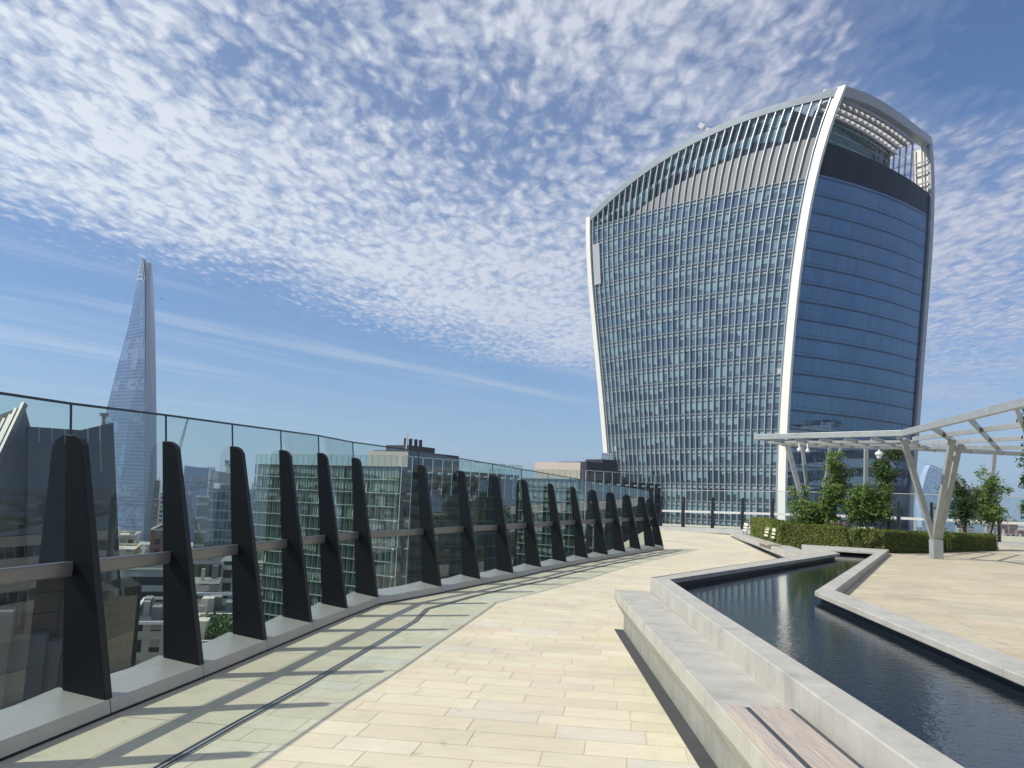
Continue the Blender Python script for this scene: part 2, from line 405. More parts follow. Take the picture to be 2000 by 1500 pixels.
# kerb line between walk and pool / bench hides the join
fl = MB(); ys = [-6] + [13 + 2 * i for i in range(0, 18)] + [60]
for a, b in zip(ys, ys[1:]):
    l_ = lambda y: (-4.0 + y * .13 if y < 13 else (-2.3 + (y - 13) * .4 if y < 27 else 3.3 + (y - 27) * .23))
    fl.face([(l_(a), a, fz(a) - .0025), (24, a, fz(a) - .0025), (24, b, fz(b) - .0025), (l_(b), b, fz(b) - .0025)])
struct(fl.build('terrace_floor', M['mortar']))
pv = MB()
yq = slabs(pv, (0, 0), -7.5, -5, 11, 1.2, 30, fz, [(V2(-3.4, 2.2), V2(math.cos(R(7.5)), -math.sin(R(7.5)))), (V2(-1.95, 13.0), V2(math.cos(R(21.7)), -math.sin(R(21.7)))), (V2(12, 0), V2(-1, 0))])
slabs(pv, (0, 0), -7.5, -3, 16, yq, 50, fz, [(V2(18, 0), V2(-1, 0)), (V2(3.4, 27), V2(math.cos(R(12.6)), -math.sin(R(12.6))))], rows=(.3, .4), lens=(.6, 1.0))
struct(pv.build('sandstone_pavement', M['paving']))

# ------------------------------------------------------------------ left glass balustrade
BASES = [(217, 1399), (398, 1326), (522, 1273), (611.6, 1235), (680.5, 1205.6), (740, 1182), (863, 1159), (939, 1143), (1004, 1130.6), (1058, 1118), (1108, 1107.5), (1150, 1099), (1189, 1092), (1223, 1086), (1253, 1080.7), (1281, 1075.8), (1297, 1073.3)]
TOPS = [(138, 850), (328, 861), (455.5, 872), (552, 880), (627, 884), (690, 890), (824, 908), (900, 919), (964, 929), (1023, 937), (1075, 944), (1117, 951), (1158, 956.5), (1191.5, 962), (1223, 966.4), (1254.5, 971), (1276, 973)]
posts = []
near_h, far_h = 7.5, 21.7
for i, (b, t) in enumerate(zip(BASES, TOPS)):
    h = near_h if i < 5 else (14.5 if i == 5 else far_h)
    n = Vector((math.cos(R(h)), -math.sin(R(h)), 0))
    g = walk(*b); tp = onplane(*t, g, n)
    posts.append([g, n, tp.z - g.z])
hs = [p[2] for p in posts]
for i in range(1, len(posts) - 1): posts[i][2] = (hs[i - 1] + hs[i] + hs[i + 1]) / 3
st = heading(near_h) * 1.325
for k in (1, 2, 3): posts.insert(0, [posts[0][0] - st, posts[0][1], posts[0][2] - .03])
bal = thing('glass_balustrade', posts[3][0], 'tall leaning glass balustrade with charcoal fin posts along the left of the terrace', 'balustrade')
def sect(p, off, z): g, n, _ = p; return Vector((g.x, g.y, g.z)) + n * off + Vector((0, 0, z))
G0, G1 = (-.35, .13), None
def gline(p, z):                                        # glass leans out: offset at height z
    return sect(p, -.35 - (z - .15) * .108, z)
for i, p in enumerate(posts):
    h = p[2]; ax = Vector((-p[1].y, p[1].x, 0)) * .045
    prof = [(-.025, .10), (-.355, .10), (-.35 - (h - .15) * .108 - .012, h), (-.35 - (h - .15) * .108 + .055, h), (-.35 - (h - .15) * .108 + .095, h - .025), (-.35 - (h - .15) * .108 + .125, h - .07)]
    mb = MB(); A = [sect(p, o, z) - ax for o, z in prof]; B = [sect(p, o, z) + ax for o, z in prof]
    mb.hexa(A, B)
    mb.build('fin_post', M['fin_steel'], bal, p[0], bevel=.006)
    mb = MB(); mb.beam(gline(p, h - .02), gline(p, h + .235), .010, .014, up=p[1]); mb.build('glass_joint', M['dark_metal'], bal, p[0])
for i, (p, q) in enumerate(zip(posts, posts[1:])):
    d = (q[0] - p[0]).normalized(); e = d * .006
    # pressed sill with a scooped top
    mb = MB()
    bl = [sect(p, -.045, .02) + e, sect(q, -.045, .02) - e, sect(q, -.42, .02) - e, sect(p, -.42, .02) + e]
    tl = [sect(p, -.02, .115) + e, sect(q, -.02, .115) - e, sect(q, -.42, .172) - e, sect(p, -.42, .150) + e]
    f0 = [sect(p, 0, .02) + e, sect(q, 0, .02) - e]
    mb.face([f0[0], f0[1], tl[1], tl[0]])
    mid = lerp(sect(p, -.42, .145), sect(q, -.42, .145), .66); frm = lerp(tl[0], tl[1], .70)
    mb.face([tl[0], frm, mid, tl[3]]); mb.face([frm, tl[1], mid]); mb.face([tl[1], tl[2], mid])
    mb.face([f0[1], f0[0], bl[3], bl[2]]); mb.face([f0[0], tl[0], tl[3], bl[3]]); mb.face([f0[1], bl[2], tl[2], tl[1]]); mb.face([bl[3], tl[3], mid, tl[2], bl[2]])
    mb.build('sill', M['alu'], bal, p[0], bevel=.005)
    mb = MB(); mb.face([sect(p, -.012, -.003), sect(q, -.012, -.003), sect(q, -.012, .02), sect(p, -.012, .02)]); mb.build('shadow_gap', M['dark_metal'], bal, p[0])
    # glass pane with a thin cap rail
    mb = MB(); zt0, zt1 = p[2] + .235, q[2] + .235
    a, b, c, dd = gline(p, .12), gline(q, .12), gline(q, zt1), gline(p, zt0)
    mb.face([a + e, b - e, c - e, dd + e]); mb.build('glass_panel', M['glass'], bal, p[0])
    mb = MB(); mb.beam(dd, c, .016, .018); mb.build('cap_rail', M['drain'], bal, p[0])
    mb = MB(); r0, r1 = sect(p, -.395, 1.0) + d * .045, sect(q, -.395, 1.0) - d * .05
    mb.beam(r0, r1, .05, .105); mb.build('handrail', M['rail'], bal, p[0], bevel=.012)
# margin slabs between sill and slot drain, and the drain itself
DR_NEAR = [at(365, 1500), at(668, 1300), at(840, 1197)]
kn = posts[8][0]
mg = MB(); dr = MB(); drl = MB()
offs = []
for i, p in enumerate(posts):
    if i <= 7: w = .86 - .0 * i
    elif i == 8: w = .72
    else: w = .55
    offs.append(w)
for i, (p, q) in enumerate(zip(posts, posts[1:])):
    d = (q[0] - p[0]).normalized() * .004
    rows = [(.012, .50), (.506, 1.0)]
    nsub = 1 if i < 8 else 2
    for r0, r1 in rows:
        for k in range(nsub):
            a0, a1 = k / nsub, (k + 1) / nsub
            P = lambda o, t: lerp(sect(p, o * offs[i], .004), sect(q, o * offs[i + 1], .004), t)
            mg.face([P(r0, a0) + d, P(r1, a0) + d, P(r1, a1) - d, P(r0, a1) - d])
    for o0, o1 in ((.014, .028), (.052, .066)):
        dr.face([sect(p, offs[i] + o0, .008), sect(p, offs[i] + o1, .008), sect(q, offs[i + 1] + o1, .008), sect(q, offs[i + 1] + o0, .008)])
    drl.face([sect(p, offs[i] + .002, .005), sect(p, offs[i] + .078, .005), sect(q, offs[i + 1] + .078, .005), sect(q, offs[i + 1] + .002, .005)])
struct(mg.build('margin_pavement', M['strip_paving']))
sd = tag(dr.build('slot_drain', M['drain']), 'twin steel slot drain set in the paving beside the left balustrade', 'drain')
drl.build('drain_slot', M['alu'], sd)

# ------------------------------------------------------------------ raised pool, stone bench, timber seat
CZ, CT, WZ = .68, .062, .555
SZ = .5
A, B = V2(1.94, 11.4), V2(2.14, 11.2)
O2, T_ = V2(7.98, 21.03), V2(7.97, 20.43)
cp = {k: None for k in 'ABCD'}
pool = thing('raised_pool', (4, 12, 0), 'raised zigzag water channel with pale granite coping across the terrace', 'pool')
mb = MB()
def cop(poly): mb.prism(poly, CZ - CT, CZ)
P = dict(a=V2(1.94, 11.4), b=V2(2.14, 11.2), c=V2(1.665, .5), d=V2(1.475, .5), o=V2(7.78, 21.0), t=V2(7.97, 20.43),
         f=V2(8.67, 25.1), g=V2(8.46, 22.75), h=V2(10.74, 24.0), i=V2(9.54, 22.05), j=V2(4.1, 10.68), k=V2(3.77, 10.46), l=V2(2.95, .5), m=V2(2.66, .5))
m1, m2 = lerp(P['a'], P['d'], .47), lerp(P['b'], P['c'], .47)
jt = .004
for q in (('a', 'b', 't', 'o'), ('o', 't', 'g', 'f'), ('f', 'g', 'i', 'h'), ('h', 'i', 'k', 'j'), ('j', 'k', 'm', 'l')): cop([P[x] for x in q])
n_ = 5
for s in range(n_):
    t0, t1 = s / n_ + (.0004 if s else 0), (s + 1) / n_ - .0004
    mb.prism([lerp(P['a'], P['d'], t0), lerp(P['b'], P['c'], t0), lerp(P['b'], P['c'], t1), lerp(P['a'], P['d'], t1)], SZ - .05, CZ)
mb.build('coping', M['granite'], pool, (4, 12, 0), bevel=.008)
def inset(a, b, k): return lerp(a, b, k)
lin = MB()
outer = ['a', 'o', 'f', 'h', 'j', 'l', 'd']; inner = ['b', 't', 'g', 'i', 'k', 'm', 'c']
ring_in = [lerp(P[i_], P[o_], .30) for i_, o_ in zip(inner, outer)]
for a_, b_ in zip(ring_in, ring_in[1:]):
    lin.face([(a_.x, a_.y, .30), (b_.x, b_.y, .30), (b_.x, b_.y, CZ - CT), (a_.x, a_.y, CZ - CT)])
lin.face([(ring_in[-1].x, ring_in[-1].y, .3), (ring_in[0].x, ring_in[0].y, .3), (ring_in[0].x, ring_in[0].y, CZ - CT), (ring_in[-1].x, ring_in[-1].y, CZ - CT)])
lin.build('pool_lining', M['lining'], pool, (4, 12, 0))
ow = MB()
ring_out = [lerp(P[o_], P[i_], .10) for i_, o_ in zip(inner, outer)]
for k_ in (1, 0):
    a_, b_ = P[outer[k_]], P[outer[k_ + 1]]
    ow.face([(a_.x, a_.y, 0), (b_.x, b_.y, 0), (b_.x, b_.y, CZ - CT), (a_.x, a_.y, CZ - CT)])
for k_ in (3, 4):
    a_, b_ = P[outer[k_]], P[outer[k_ + 1]]
    ow.face([(a_.x - .003, a_.y, .3), (b_.x - .003, b_.y, .3), (b_.x - .003, b_.y, CZ - CT), (a_.x - .003, a_.y, CZ - CT)])
ow.build('pool_wall', M['granite'], pool, (4, 12, 0))
wt = MB(); W = ring_in
for tri in ((0, 5, 6), (0, 4, 5), (0, 1, 4), (1, 3, 4), (1, 2, 3)):
    wt.face([(W[i_].x, W[i_].y, WZ) for i_ in tri])
struct(wt.build('pool_water', M['water']))

SZ = .5
bench = thing('stone_bench', (1.5, 8, 0), 'long pale granite bench with undercut front along the near side of the pool', 'bench')
def bx(y): return 1.47 + (y - 11.44) * .0325
def bk(y): return 1.9 + (y - 11.52) * .0386
mb = MB(); segs = [11.44, 8.1, 4.8, 1.5, .6]
for y1, y0 in zip(segs, segs[1:]):
    y1 -= .002; y0 += .002
    prof1 = [(bx(y1), SZ), (bx(y1), SZ - .115), (bx(y1) + .115, SZ - .31), (bk(y1) + .03, SZ - .31), (bk(y1) + .03, SZ)]
    prof0 = [(bx(y0), SZ), (bx(y0), SZ - .115), (bx(y0) + .115, SZ - .31), (bk(y0) + .03, SZ - .31), (bk(y0) + .03, SZ)]
    mb.hexa([(x, y1, z) for x, z in prof1], [(x, y0, z) for x, z in prof0])
mb.build('seat', M['granite'], bench, (1.5, 8, 0), bevel=.006)
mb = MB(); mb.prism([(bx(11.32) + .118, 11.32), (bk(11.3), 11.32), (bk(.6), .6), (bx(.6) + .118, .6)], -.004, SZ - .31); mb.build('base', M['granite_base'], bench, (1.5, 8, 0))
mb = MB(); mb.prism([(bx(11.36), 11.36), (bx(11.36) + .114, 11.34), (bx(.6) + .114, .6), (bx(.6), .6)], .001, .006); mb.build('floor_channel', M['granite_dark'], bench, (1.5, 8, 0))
# timber seat lying on the bench
ts = thing('timber_seat', (1.5, 3.5, SZ), 'weathered slatted timber seat lying on the near end of the stone bench', 'seat')
z0, z1 = SZ + .002, SZ + .05
yb = 4.86
cuts = [(0.0, .25), (.345, .45), (.458, .58), (.588, .71), (.718, .83), (.838, .935)]
for i, (a, b) in enumerate(cuts):
    mb = MB()
    jy = [yb, yb - (1.15 if i in (0,) else 1.55 + .12 * ((i * 7) % 3)), 2.4, .7]
    for y1, y0 in zip(jy, jy[1:]):
        y1 -= .003
        f = lambda y, k: bx(y) + .004 + (bk(y) - bx(y) - .032) * k
        mb.prism([(f(y1, a), y1), (f(y1, b), y1), (f(y0, b), y0), (f(y0, a), y0)], z0, z1)
    mb.build('slat', M['wood'], ts, (1.5, 3.5, SZ), bevel=.003)
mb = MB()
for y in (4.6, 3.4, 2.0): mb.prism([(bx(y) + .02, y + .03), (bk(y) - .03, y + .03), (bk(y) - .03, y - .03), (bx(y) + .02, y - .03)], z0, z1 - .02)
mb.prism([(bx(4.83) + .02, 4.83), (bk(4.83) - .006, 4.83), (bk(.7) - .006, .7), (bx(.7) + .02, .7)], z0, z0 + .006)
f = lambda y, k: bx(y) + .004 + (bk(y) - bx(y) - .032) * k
for k0, k1 in ((.253, .342), (.938, 1.02)): mb.prism([(f(yb - .02, k0), yb - .02), (f(yb - .02, k1), yb - .02), (f(.7, k1), .7), (f(.7, k0), .7)], z0 + .007, z1 - .006)  # blue-grey strips fill the slat gaps, painting in their sky-lit shade
mb.build('bearer_gap_shade', M['gap_shade'], ts, (1.5, 3.5, SZ))

# second bench beyond the bend of the pool
def sp(px, py, z=SZ): p = at(px, py, z); return (p.x, p.y)
b2 = thing('stone_plinth_bench', (9, 28, .2), 'low pale granite bench tapering away in front of the hedge, slatted chairs on it', 'bench')
mb = MB(); mb.prism([sp(1427, 1040), sp(1477, 1056), sp(1502, 1065), sp(1562, 1085.5), (8.0, 21.6), (8.5, 24.2), sp(1561, 1071.5), sp(1530, 1061.5), sp(1470, 1042), sp(1440, 1036.5)], SZ - .19, SZ)
mb.build('seat', M['granite'], b2, (9, 28, .2), bevel=.006)
mb = MB()
F1 = [Vector(sp(1431, 1040.5) + (0,)), Vector(sp(1479, 1056) + (0,)), Vector(sp(1504, 1065) + (0,)), Vector(sp(1563, 1085) + (0,))]
sh = Vector((.10, -.01, 0))
for a_, b_ in zip(F1, F1[1:]):
    a_, b_ = a_ + sh, b_ + sh
    mb.face([(a_.x, a_.y, fz(a_.y) - .02), (b_.x, b_.y, fz(b_.y) - .02), (b_.x, b_.y, SZ - .19), (a_.x, a_.y, SZ - .12)])
mb.build('base', M['granite_dark'], b2, (9, 28, .2))
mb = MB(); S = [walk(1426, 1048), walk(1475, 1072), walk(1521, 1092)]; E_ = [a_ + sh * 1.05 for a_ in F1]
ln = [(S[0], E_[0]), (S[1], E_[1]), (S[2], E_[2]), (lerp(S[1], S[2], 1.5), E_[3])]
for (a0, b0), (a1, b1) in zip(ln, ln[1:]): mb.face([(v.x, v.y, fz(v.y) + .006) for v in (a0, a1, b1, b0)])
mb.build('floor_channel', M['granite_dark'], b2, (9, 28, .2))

# slatted backrests
def backrest(px, py, w, label):
    c = at(px, py, SZ); d = (F1[3] - F1[0]).normalized(); n = Vector((-d.y, d.x, 0)); n = n if n.y > 0 else -n
    n = Vector((d.y, -d.x, 0)) if Vector((d.y, -d.x, 0)).x > 0 else Vector((-d.y, d.x, 0))
    o = thing('slatted_chair', c, label, 'chair', 'slatted chairs on the far stone bench')
    lean = n * .10
    for z in (.20, .32, .45):
        mb = MB(); k = z / .5
        h = .07 if z < .4 else .12
        mb.beam(c - d * w / 2 + lean * k + Vector((0, 0, z)), c + d * w / 2 + lean * k + Vector((0, 0, z)), .022, h, up=(Vector((0, 0, 1)) + lean * 2))
        mb.build('slat', M['cream'], o, c)
    for s in (-.38, .38):
        mb = MB(); b = c + d * w * s + n * .03
        mb.tube([b, b + lean * .3 + Vector((0, 0, .12)), b + lean + Vector((0, 0, .50))], .012, 6)
        mb.tube([b, b + n * .22], .012, 6)
        mb.build('leg', M['dark_metal'], o, c)
    return o
backrest(1453, 1043.5, 1.55, 'slatted white chair farthest along the stone bench by the hedge end')
backrest(1494, 1056, .95, 'slatted white chair in the middle of three on the far bench')
backrest(1507, 1060.5, .80, 'slatted white chair nearest the pool on the far bench')
o = thing('slatted_seat_mat', at(1515, 1063, SZ), 'low slatted timber seat lying flat on the far bench before the nearest chair', 'seat')
for k in range(5):
    mb = MB(); a_ = at(1501 + k * 5.5, 1064.3 + .2 * k, SZ + .03); b_ = a_ + (F1[0] - F1[3]).normalized() * 3.2; mb.beam(a_, b_, .075, .04); mb.build('slat', M['wood'], o, o.location)

# ------------------------------------------------------------------ planted deck on the right
dk = MB(); DP = [P['j'], P['h'], V2(60, 60), V2(60, -2), P['l']]
dk.face([(p.x + .0, p.y, DZ - .0025) for p in (P['l'], V2(60, .5), V2(60, 60), V2(17, 60), V2(13.2, 46), V2(11.6, 39), V2(9.9, 29), V2(9.3, 26), P['h'], P['j'])])
struct(dk.build('deck_base', M['mortar']))
def right_of(a, b): d = (b - a).normalized(); return (a, Vector((d.y, -d.x, 0)))
pl1, pl2 = right_of(P['j'], P['h']), right_of(P['l'], P['j'])
off = lambda pl, k: (pl[0] + pl[1] * k, pl[1])
mb = MB()
yq = slabs(mb, (3, 2), -7.5, -2, 24, 0, 18, lambda y: DZ, [off(pl1, .01), off(pl2, .008)])
slabs(mb, (3, 2), -7.5, 2, 36, yq, 36, lambda y: DZ, [off(pl1, .01)], rows=(.3, .4), lens=(.6, 1.1))
struct(mb.build('deck_pavement', M['deck_paving']))

# ------------------------------------------------------------------ foliage
def leaf_quad(mb, c, s, nrm=None, asp=.5):
    n = Vector((rnd.gauss(0, 1), rnd.gauss(0, 1), rnd.gauss(0, 1) + .4)).normalized()
    if nrm is not None: n = (n * .8 + nrm).normalized()
    a = n.orthogonal().normalized(); b = n.cross(a); t = rnd.uniform(0, 6.28)
    u = (a * math.cos(t) + b * math.sin(t)) * s; w = n.cross(u) * asp
    mb.face([c - u, c + w * .9 - u * .1, c + u, c - w * .9 - u * .1])
def hedge():
    H = [(at(1466, 1046, SZ), 1.30), (at(1527, 1064.5, SZ), 1.235), (at(1727, 1080.5, DZ), 1.185), (at(1780, 1081, DZ), 1.16), (at(1949, 1075.5, DZ), 1.10)]
    root = thing('clipped_hedge', H[2][0], 'low clipped box hedge around the planting bed beyond the pool', 'hedge')
    core = MB(); lf = MB(); th = .55
    pts = [h[0] for h in H]
    inn = []
    for i, p in enumerate(pts):
        a, b = pts[max(i - 1, 0)], pts[min(i + 1, len(pts) - 1)]; d = (b - a).normalized(); n = Vector((-d.y, d.x, 0)); n.z = 0
        inn.append(p + n.normalized() * th)
    for i in range(len(pts) - 1):
        a, b, c, d = pts[i], pts[i + 1], inn[i + 1], inn[i]; za, zb = H[i][1], H[i + 1][1]
        k = .04; nn = (d - a).normalized() * k
        z0 = .42
        core.hexa([(q.x, q.y, z0) for q in (a + nn, b + nn, c, d)], [(a.x + nn.x, a.y + nn.y, za - k), (b.x + nn.x, b.y + nn.y, zb - k), (c.x, c.y, zb - k), (d.x, d.y, za - k)])
        L = (b - a).length; N = int(L * 1500)
        out = -(d - a).normalized()
        for _ in range(N):
            t = rnd.random(); z = rnd.uniform(z0 + .02, lerp(za, zb, t)); jit = rnd.gauss(0, .022)
            p = lerp(a, b, t) + out * jit; p.z = z
            leaf_quad(lf, p, rnd.uniform(.018, .034), out * .6)
        for _ in range(int(L * 650)):
            t, s = rnd.random(), rnd.random(); p = lerp(lerp(a, b, t), lerp(d, c, t), s); p.z = lerp(za, zb, t) + rnd.gauss(0, .018)
            leaf_quad(lf, p, rnd.uniform(.018, .034), Vector((0, 0, .7)))
    core.build('hedge_core', M['hedge_core'], root, pts[2]); lf.build('foliage', M['hedge'], root, pts[2])
    bed = MB(); bed.prism([inn[1], inn[2], inn[3], inn[4], inn[4] + Vector((-1.5, 5, 0)), inn[1] + Vector((1, 6, 0)), inn[0]], .45, .72)
    return bed
bed = hedge(); tag(bed.build('planting_bed', M['soil']), 'dark soil planting bed enclosed by the clipped hedge', 'planting bed')

def climber(name, label, px, D, y0, blobs, n, m, stems=3, leaf=(.035, .07), group=None):
    """blobs in metres relative to the foot: (dx, dy, z, rx, rz)"""
    f = atd(px, y0, D); f.z = .66
    root = thing(name, f, label, 'climbing plant', group)
    mb = MB()
    for s in range(stems):
        a = f + Vector((rnd.uniform(-.12, .12), rnd.uniform(-.1, .1), 0)); pts = [a]; rs = [.03]
        for (dx, dy, z, rx, rz) in sorted(blobs, key=lambda b: b[2]):
            if rnd.random() < .75: pts.append(f + Vector((dx + rnd.uniform(-.3, .3) * rx, dy, z))); rs.append(max(.006, .03 - .006 * len(pts)))
        if len(pts) < 2: pts.append(f + Vector((0, 0, 1))); rs.append(.01)
        mb.tube(pts, rs, 6)
    mb.build('trunk', M['bark'], root, f)
    lf = MB(); tot = sum(b[3] * b[3] * b[4] for b in blobs)
    for (dx, dy, z, rx, rz) in blobs:
        k = max(30, int(n * rx * rx * rz / tot)); c = f + Vector((dx, dy, z))
        for _ in range(k // 7):
            v = Vector((rnd.gauss(0, 1), rnd.gauss(0, 1), rnd.gauss(0, 1))).normalized() * (rnd.random() ** .45)
            sprig = c + Vector((v.x * rx, v.y * rx * .8, v.z * rz)) * rnd.uniform(.85, 1.15)
            dr_ = Vector((rnd.gauss(0, 1), rnd.gauss(0, 1), rnd.gauss(-.2, .6))).normalized()
            for j in range(7):
                p = sprig + dr_ * (.032 * j) + Vector((rnd.gauss(0, .025), rnd.gauss(0, .025), rnd.gauss(0, .025)))
                leaf_quad(lf, p, rnd.uniform(*leaf), Vector((-.2, -.3, .5)), .45)
    lf.build('foliage', m, root, f)
    return root
def px_blobs(px0, D, items):
    """items: (px, py, rx_px, rz_px) seen at distance D -> metres relative to foot"""
    f = atd(px0, 1030, D); out = []
    for (x, y, rx, rz) in items:
        p = atd(x, y, D); k = D / FOC; out.append((p.x - f.x, rnd.uniform(-.25, .25), p.z - .66, rx * k, rz * k))
    return out
climber('wisteria', 'bushy green climber at the left end of the hedge bed, under the thin steel strut', 1583, 28.3, 1030,
        px_blobs(1583, 28.3, [(1572, 1000, 30, 26), (1600, 1008, 22, 24), (1560, 962, 20, 12), (1548, 985, 14, 10), (1583, 1022, 34, 14), (1570, 950, 10, 8)]), 4200, M['leaf'])
climber('wisteria', 'tall slim green climber reaching for the pergola left of the wide bush', 1632, 27.6, 1030,
        px_blobs(1632, 27.6, [(1622, 895, 14, 14), (1632, 915, 18, 16), (1640, 940, 20, 18), (1628, 962, 20, 18), (1620, 985, 18, 16), (1640, 975, 16, 16), (1612, 958, 10, 8), (1652, 925, 8, 8), (1628, 1008, 16, 16)]), 4800, M['leaf'])
climber('wisteria', 'wide rounded green climber, the broadest bush behind the hedge', 1695, 26.5, 1030,
        px_blobs(1695, 26.5, [(1690, 968, 30, 24), (1665, 985, 24, 22), (1718, 985, 24, 24), (1700, 1000, 34, 20), (1672, 1008, 20, 18), (1735, 965, 16, 14), (1728, 948, 12, 10), (1735, 1008, 14, 16)]), 6500, M['leaf'])
climber('wisteria', 'dark green climber winding up to the pergola roof left of the forked column', 1735, 27, 1030,
        px_blobs(1735, 27, [(1752, 870, 13, 12), (1742, 885, 14, 14), (1730, 908, 18, 14), (1722, 925, 16, 16), (1738, 930, 12, 12), (1765, 868, 12, 8), (1780, 870, 8, 6), (1728, 950, 12, 14)]), 3600, M['leaf_dark'])
climber('wisteria', 'leafy climber close against the right arm of the forked column', 1885, 30.2, 1040,
        px_blobs(1885, 30.2, [(1880, 945, 16, 14), (1888, 965, 24, 18), (1870, 985, 18, 18), (1895, 990, 22, 20), (1882, 1008, 24, 18), (1840, 955, 10, 8), (1838, 990, 10, 8), (1905, 958, 10, 8)]), 4600, M['leaf_dark'])
climber('wisteria', 'pointed green climber standing at the right end of the hedge bed', 1925, 31.2, 1042,
        px_blobs(1925, 31.2, [(1922, 922, 10, 12), (1932, 940, 18, 14), (1938, 960, 24, 18), (1930, 985, 28, 20), (1945, 1000, 22, 16), (1922, 1008, 22, 16), (1955, 955, 14, 8), (1966, 962, 8, 4), (1950, 1012, 16, 10)]), 5600, M['leaf'])
f = climber('wisteria', 'climber at the right edge of the picture hanging from the pergola', 2012, 20, 1040,
        px_blobs(2012, 20, [(2006, 815, 20, 26), (2012, 850, 18, 18), (2005, 895, 12, 16), (2020, 930, 18, 30), (2020, 990, 18, 30), (2006, 945, 6, 5)]), 3200, M['leaf_dark'])
def flowers(label, pts, m, D, n=14):
    o = thing('flowering_plant', atd(*pts[0], D), label, 'flowers'); mb = MB(); g = MB()
    for x, y in pts:
        c = atd(x, y, D)
        for _ in range(n):
            p = c + Vector((rnd.gauss(0, .05), rnd.gauss(0, .05), rnd.gauss(0, .03))); leaf_quad(mb, p, rnd.uniform(.025, .045), Vector((0, -.3, .6)), .8)
        for _ in range(26): leaf_quad(g, c + Vector((rnd.gauss(0, .12), rnd.gauss(0, .1), -.08 + rnd.gauss(0, .06))), rnd.uniform(.03, .06))
        g.tube([c, Vector((c.x, c.y, .7))], .008, 5)
    mb.build('petals', m, o, o.location); g.build('leaves', M['leaf'], o, o.location)
flowers('cream white flower heads just above the hedge top, right of its middle', [(1667, 1031), (1676, 1032), (1690, 1033), (1703, 1032)], M['petal_white'], 25.4)
flowers('pink flower heads in the bed left of the broadest bush', [(1628, 1021), (1638, 1020), (1668, 1014), (1650, 1024)], M['petal_pink'], 27, 9)
flowers('pale yellow flower heads beside the forked column', [(1824, 1028), (1850, 1036), (1856, 1041)], M['petal_white'], 26, 7)
flowers('dark purple leaved plants at the left end of the hedge bed', [(1507, 1020), (1522, 1020), (1515, 1017)], M['leaf_dark'], 28.5, 14)

# ------------------------------------------------------------------ far fence round the terrace edge
fence = thing('glass_fence', (20, 38, .5), 'straight glass fence with dark posts and pale handrail at the far edge of the terrace', 'fence')
FA, FB = walk(1292, 1034.5), at(1990, 1069.5, DZ); FA.z = FB.z = 0
fd = (FB - FA).normalized(); fn = Vector((fd.y, -fd.x, 0))
def fpx(px):
    d = ray(px, 1000); m = Vector((-fd.y, fd.x, 0)); return EYE + d * ((FA - EYE).dot(m) / d.dot(m))
fp = []
for px in (1292, 1336, 1393, 1451.5, 1510, 1571, 1632, 1693, 1756, 1820, 1885, 1951, 2020, 2090):
    p = fpx(px); p.z = 0; fp.append(p)
def fbase(p): return lerp(.40, DZ, min(1, max(0, (p - FA).length / (FB - FA).length * 1.6)))
for p in fp:
    z = fbase(p); mb = MB(); mb.hexa([p + Vector((0, 0, z)) + a for a in (fd * -.05 - fn * .02, fd * .05 - fn * .02, fd * .05 + fn * .22, fd * -.05 + fn * .22)],
                                    [p + Vector((0, 0, z + 1.72)) + a for a in (fd * -.05 - fn * .02, fd * .05 - fn * .02, fd * .05 + fn * .08, fd * -.05 + fn * .08)])
    mb.build('post', M['fin_steel'], fence, fence.location)
for p, q in zip(fp, fp[1:]):
    zp, zq = fbase(p), fbase(q)
    mb = MB(); mb.face([p + Vector((0, 0, zp + .2)), q + Vector((0, 0, zq + .2)), q + Vector((0, 0, zq + 2.05)), p + Vector((0, 0, zp + 2.05))]); mb.build('glass_panel', M['glass_clear'], fence, fence.location)
    mb = MB(); mb.beam(p + Vector((0, 0, zp + 2.06)), q + Vector((0, 0, zq + 2.06)), .03, .03); mb.build('cap_rail', M['alu'], fence, fence.location)
    mb = MB(); mb.beam(p + fn * .09 + fd * .09 + Vector((0, 0, zp + .98)), q + fn * .09 - fd * .09 + Vector((0, 0, zq + .98)), .06, .11); mb.build('handrail', M['alu_pale'], fence, fence.location)
    mb = MB(); mb.hexa([p + fn * .35 + Vector((0, 0, zp - .05)), p - fn * .1 + Vector((0, 0, zp - .05)), q - fn * .1 + Vector((0, 0, zq - .05)), q + fn * .35 + Vector((0, 0, zq - .05))][::-1],
                       [p + fn * .33 + Vector((0, 0, zp + .18)), p - fn * .1 + Vector((0, 0, zp + .2)), q - fn * .1 + Vector((0, 0, zq + .2)), q + fn * .33 + Vector((0, 0, zq + .18))][::-1]); mb.build('sill', M['alu'], fence, fence.location)

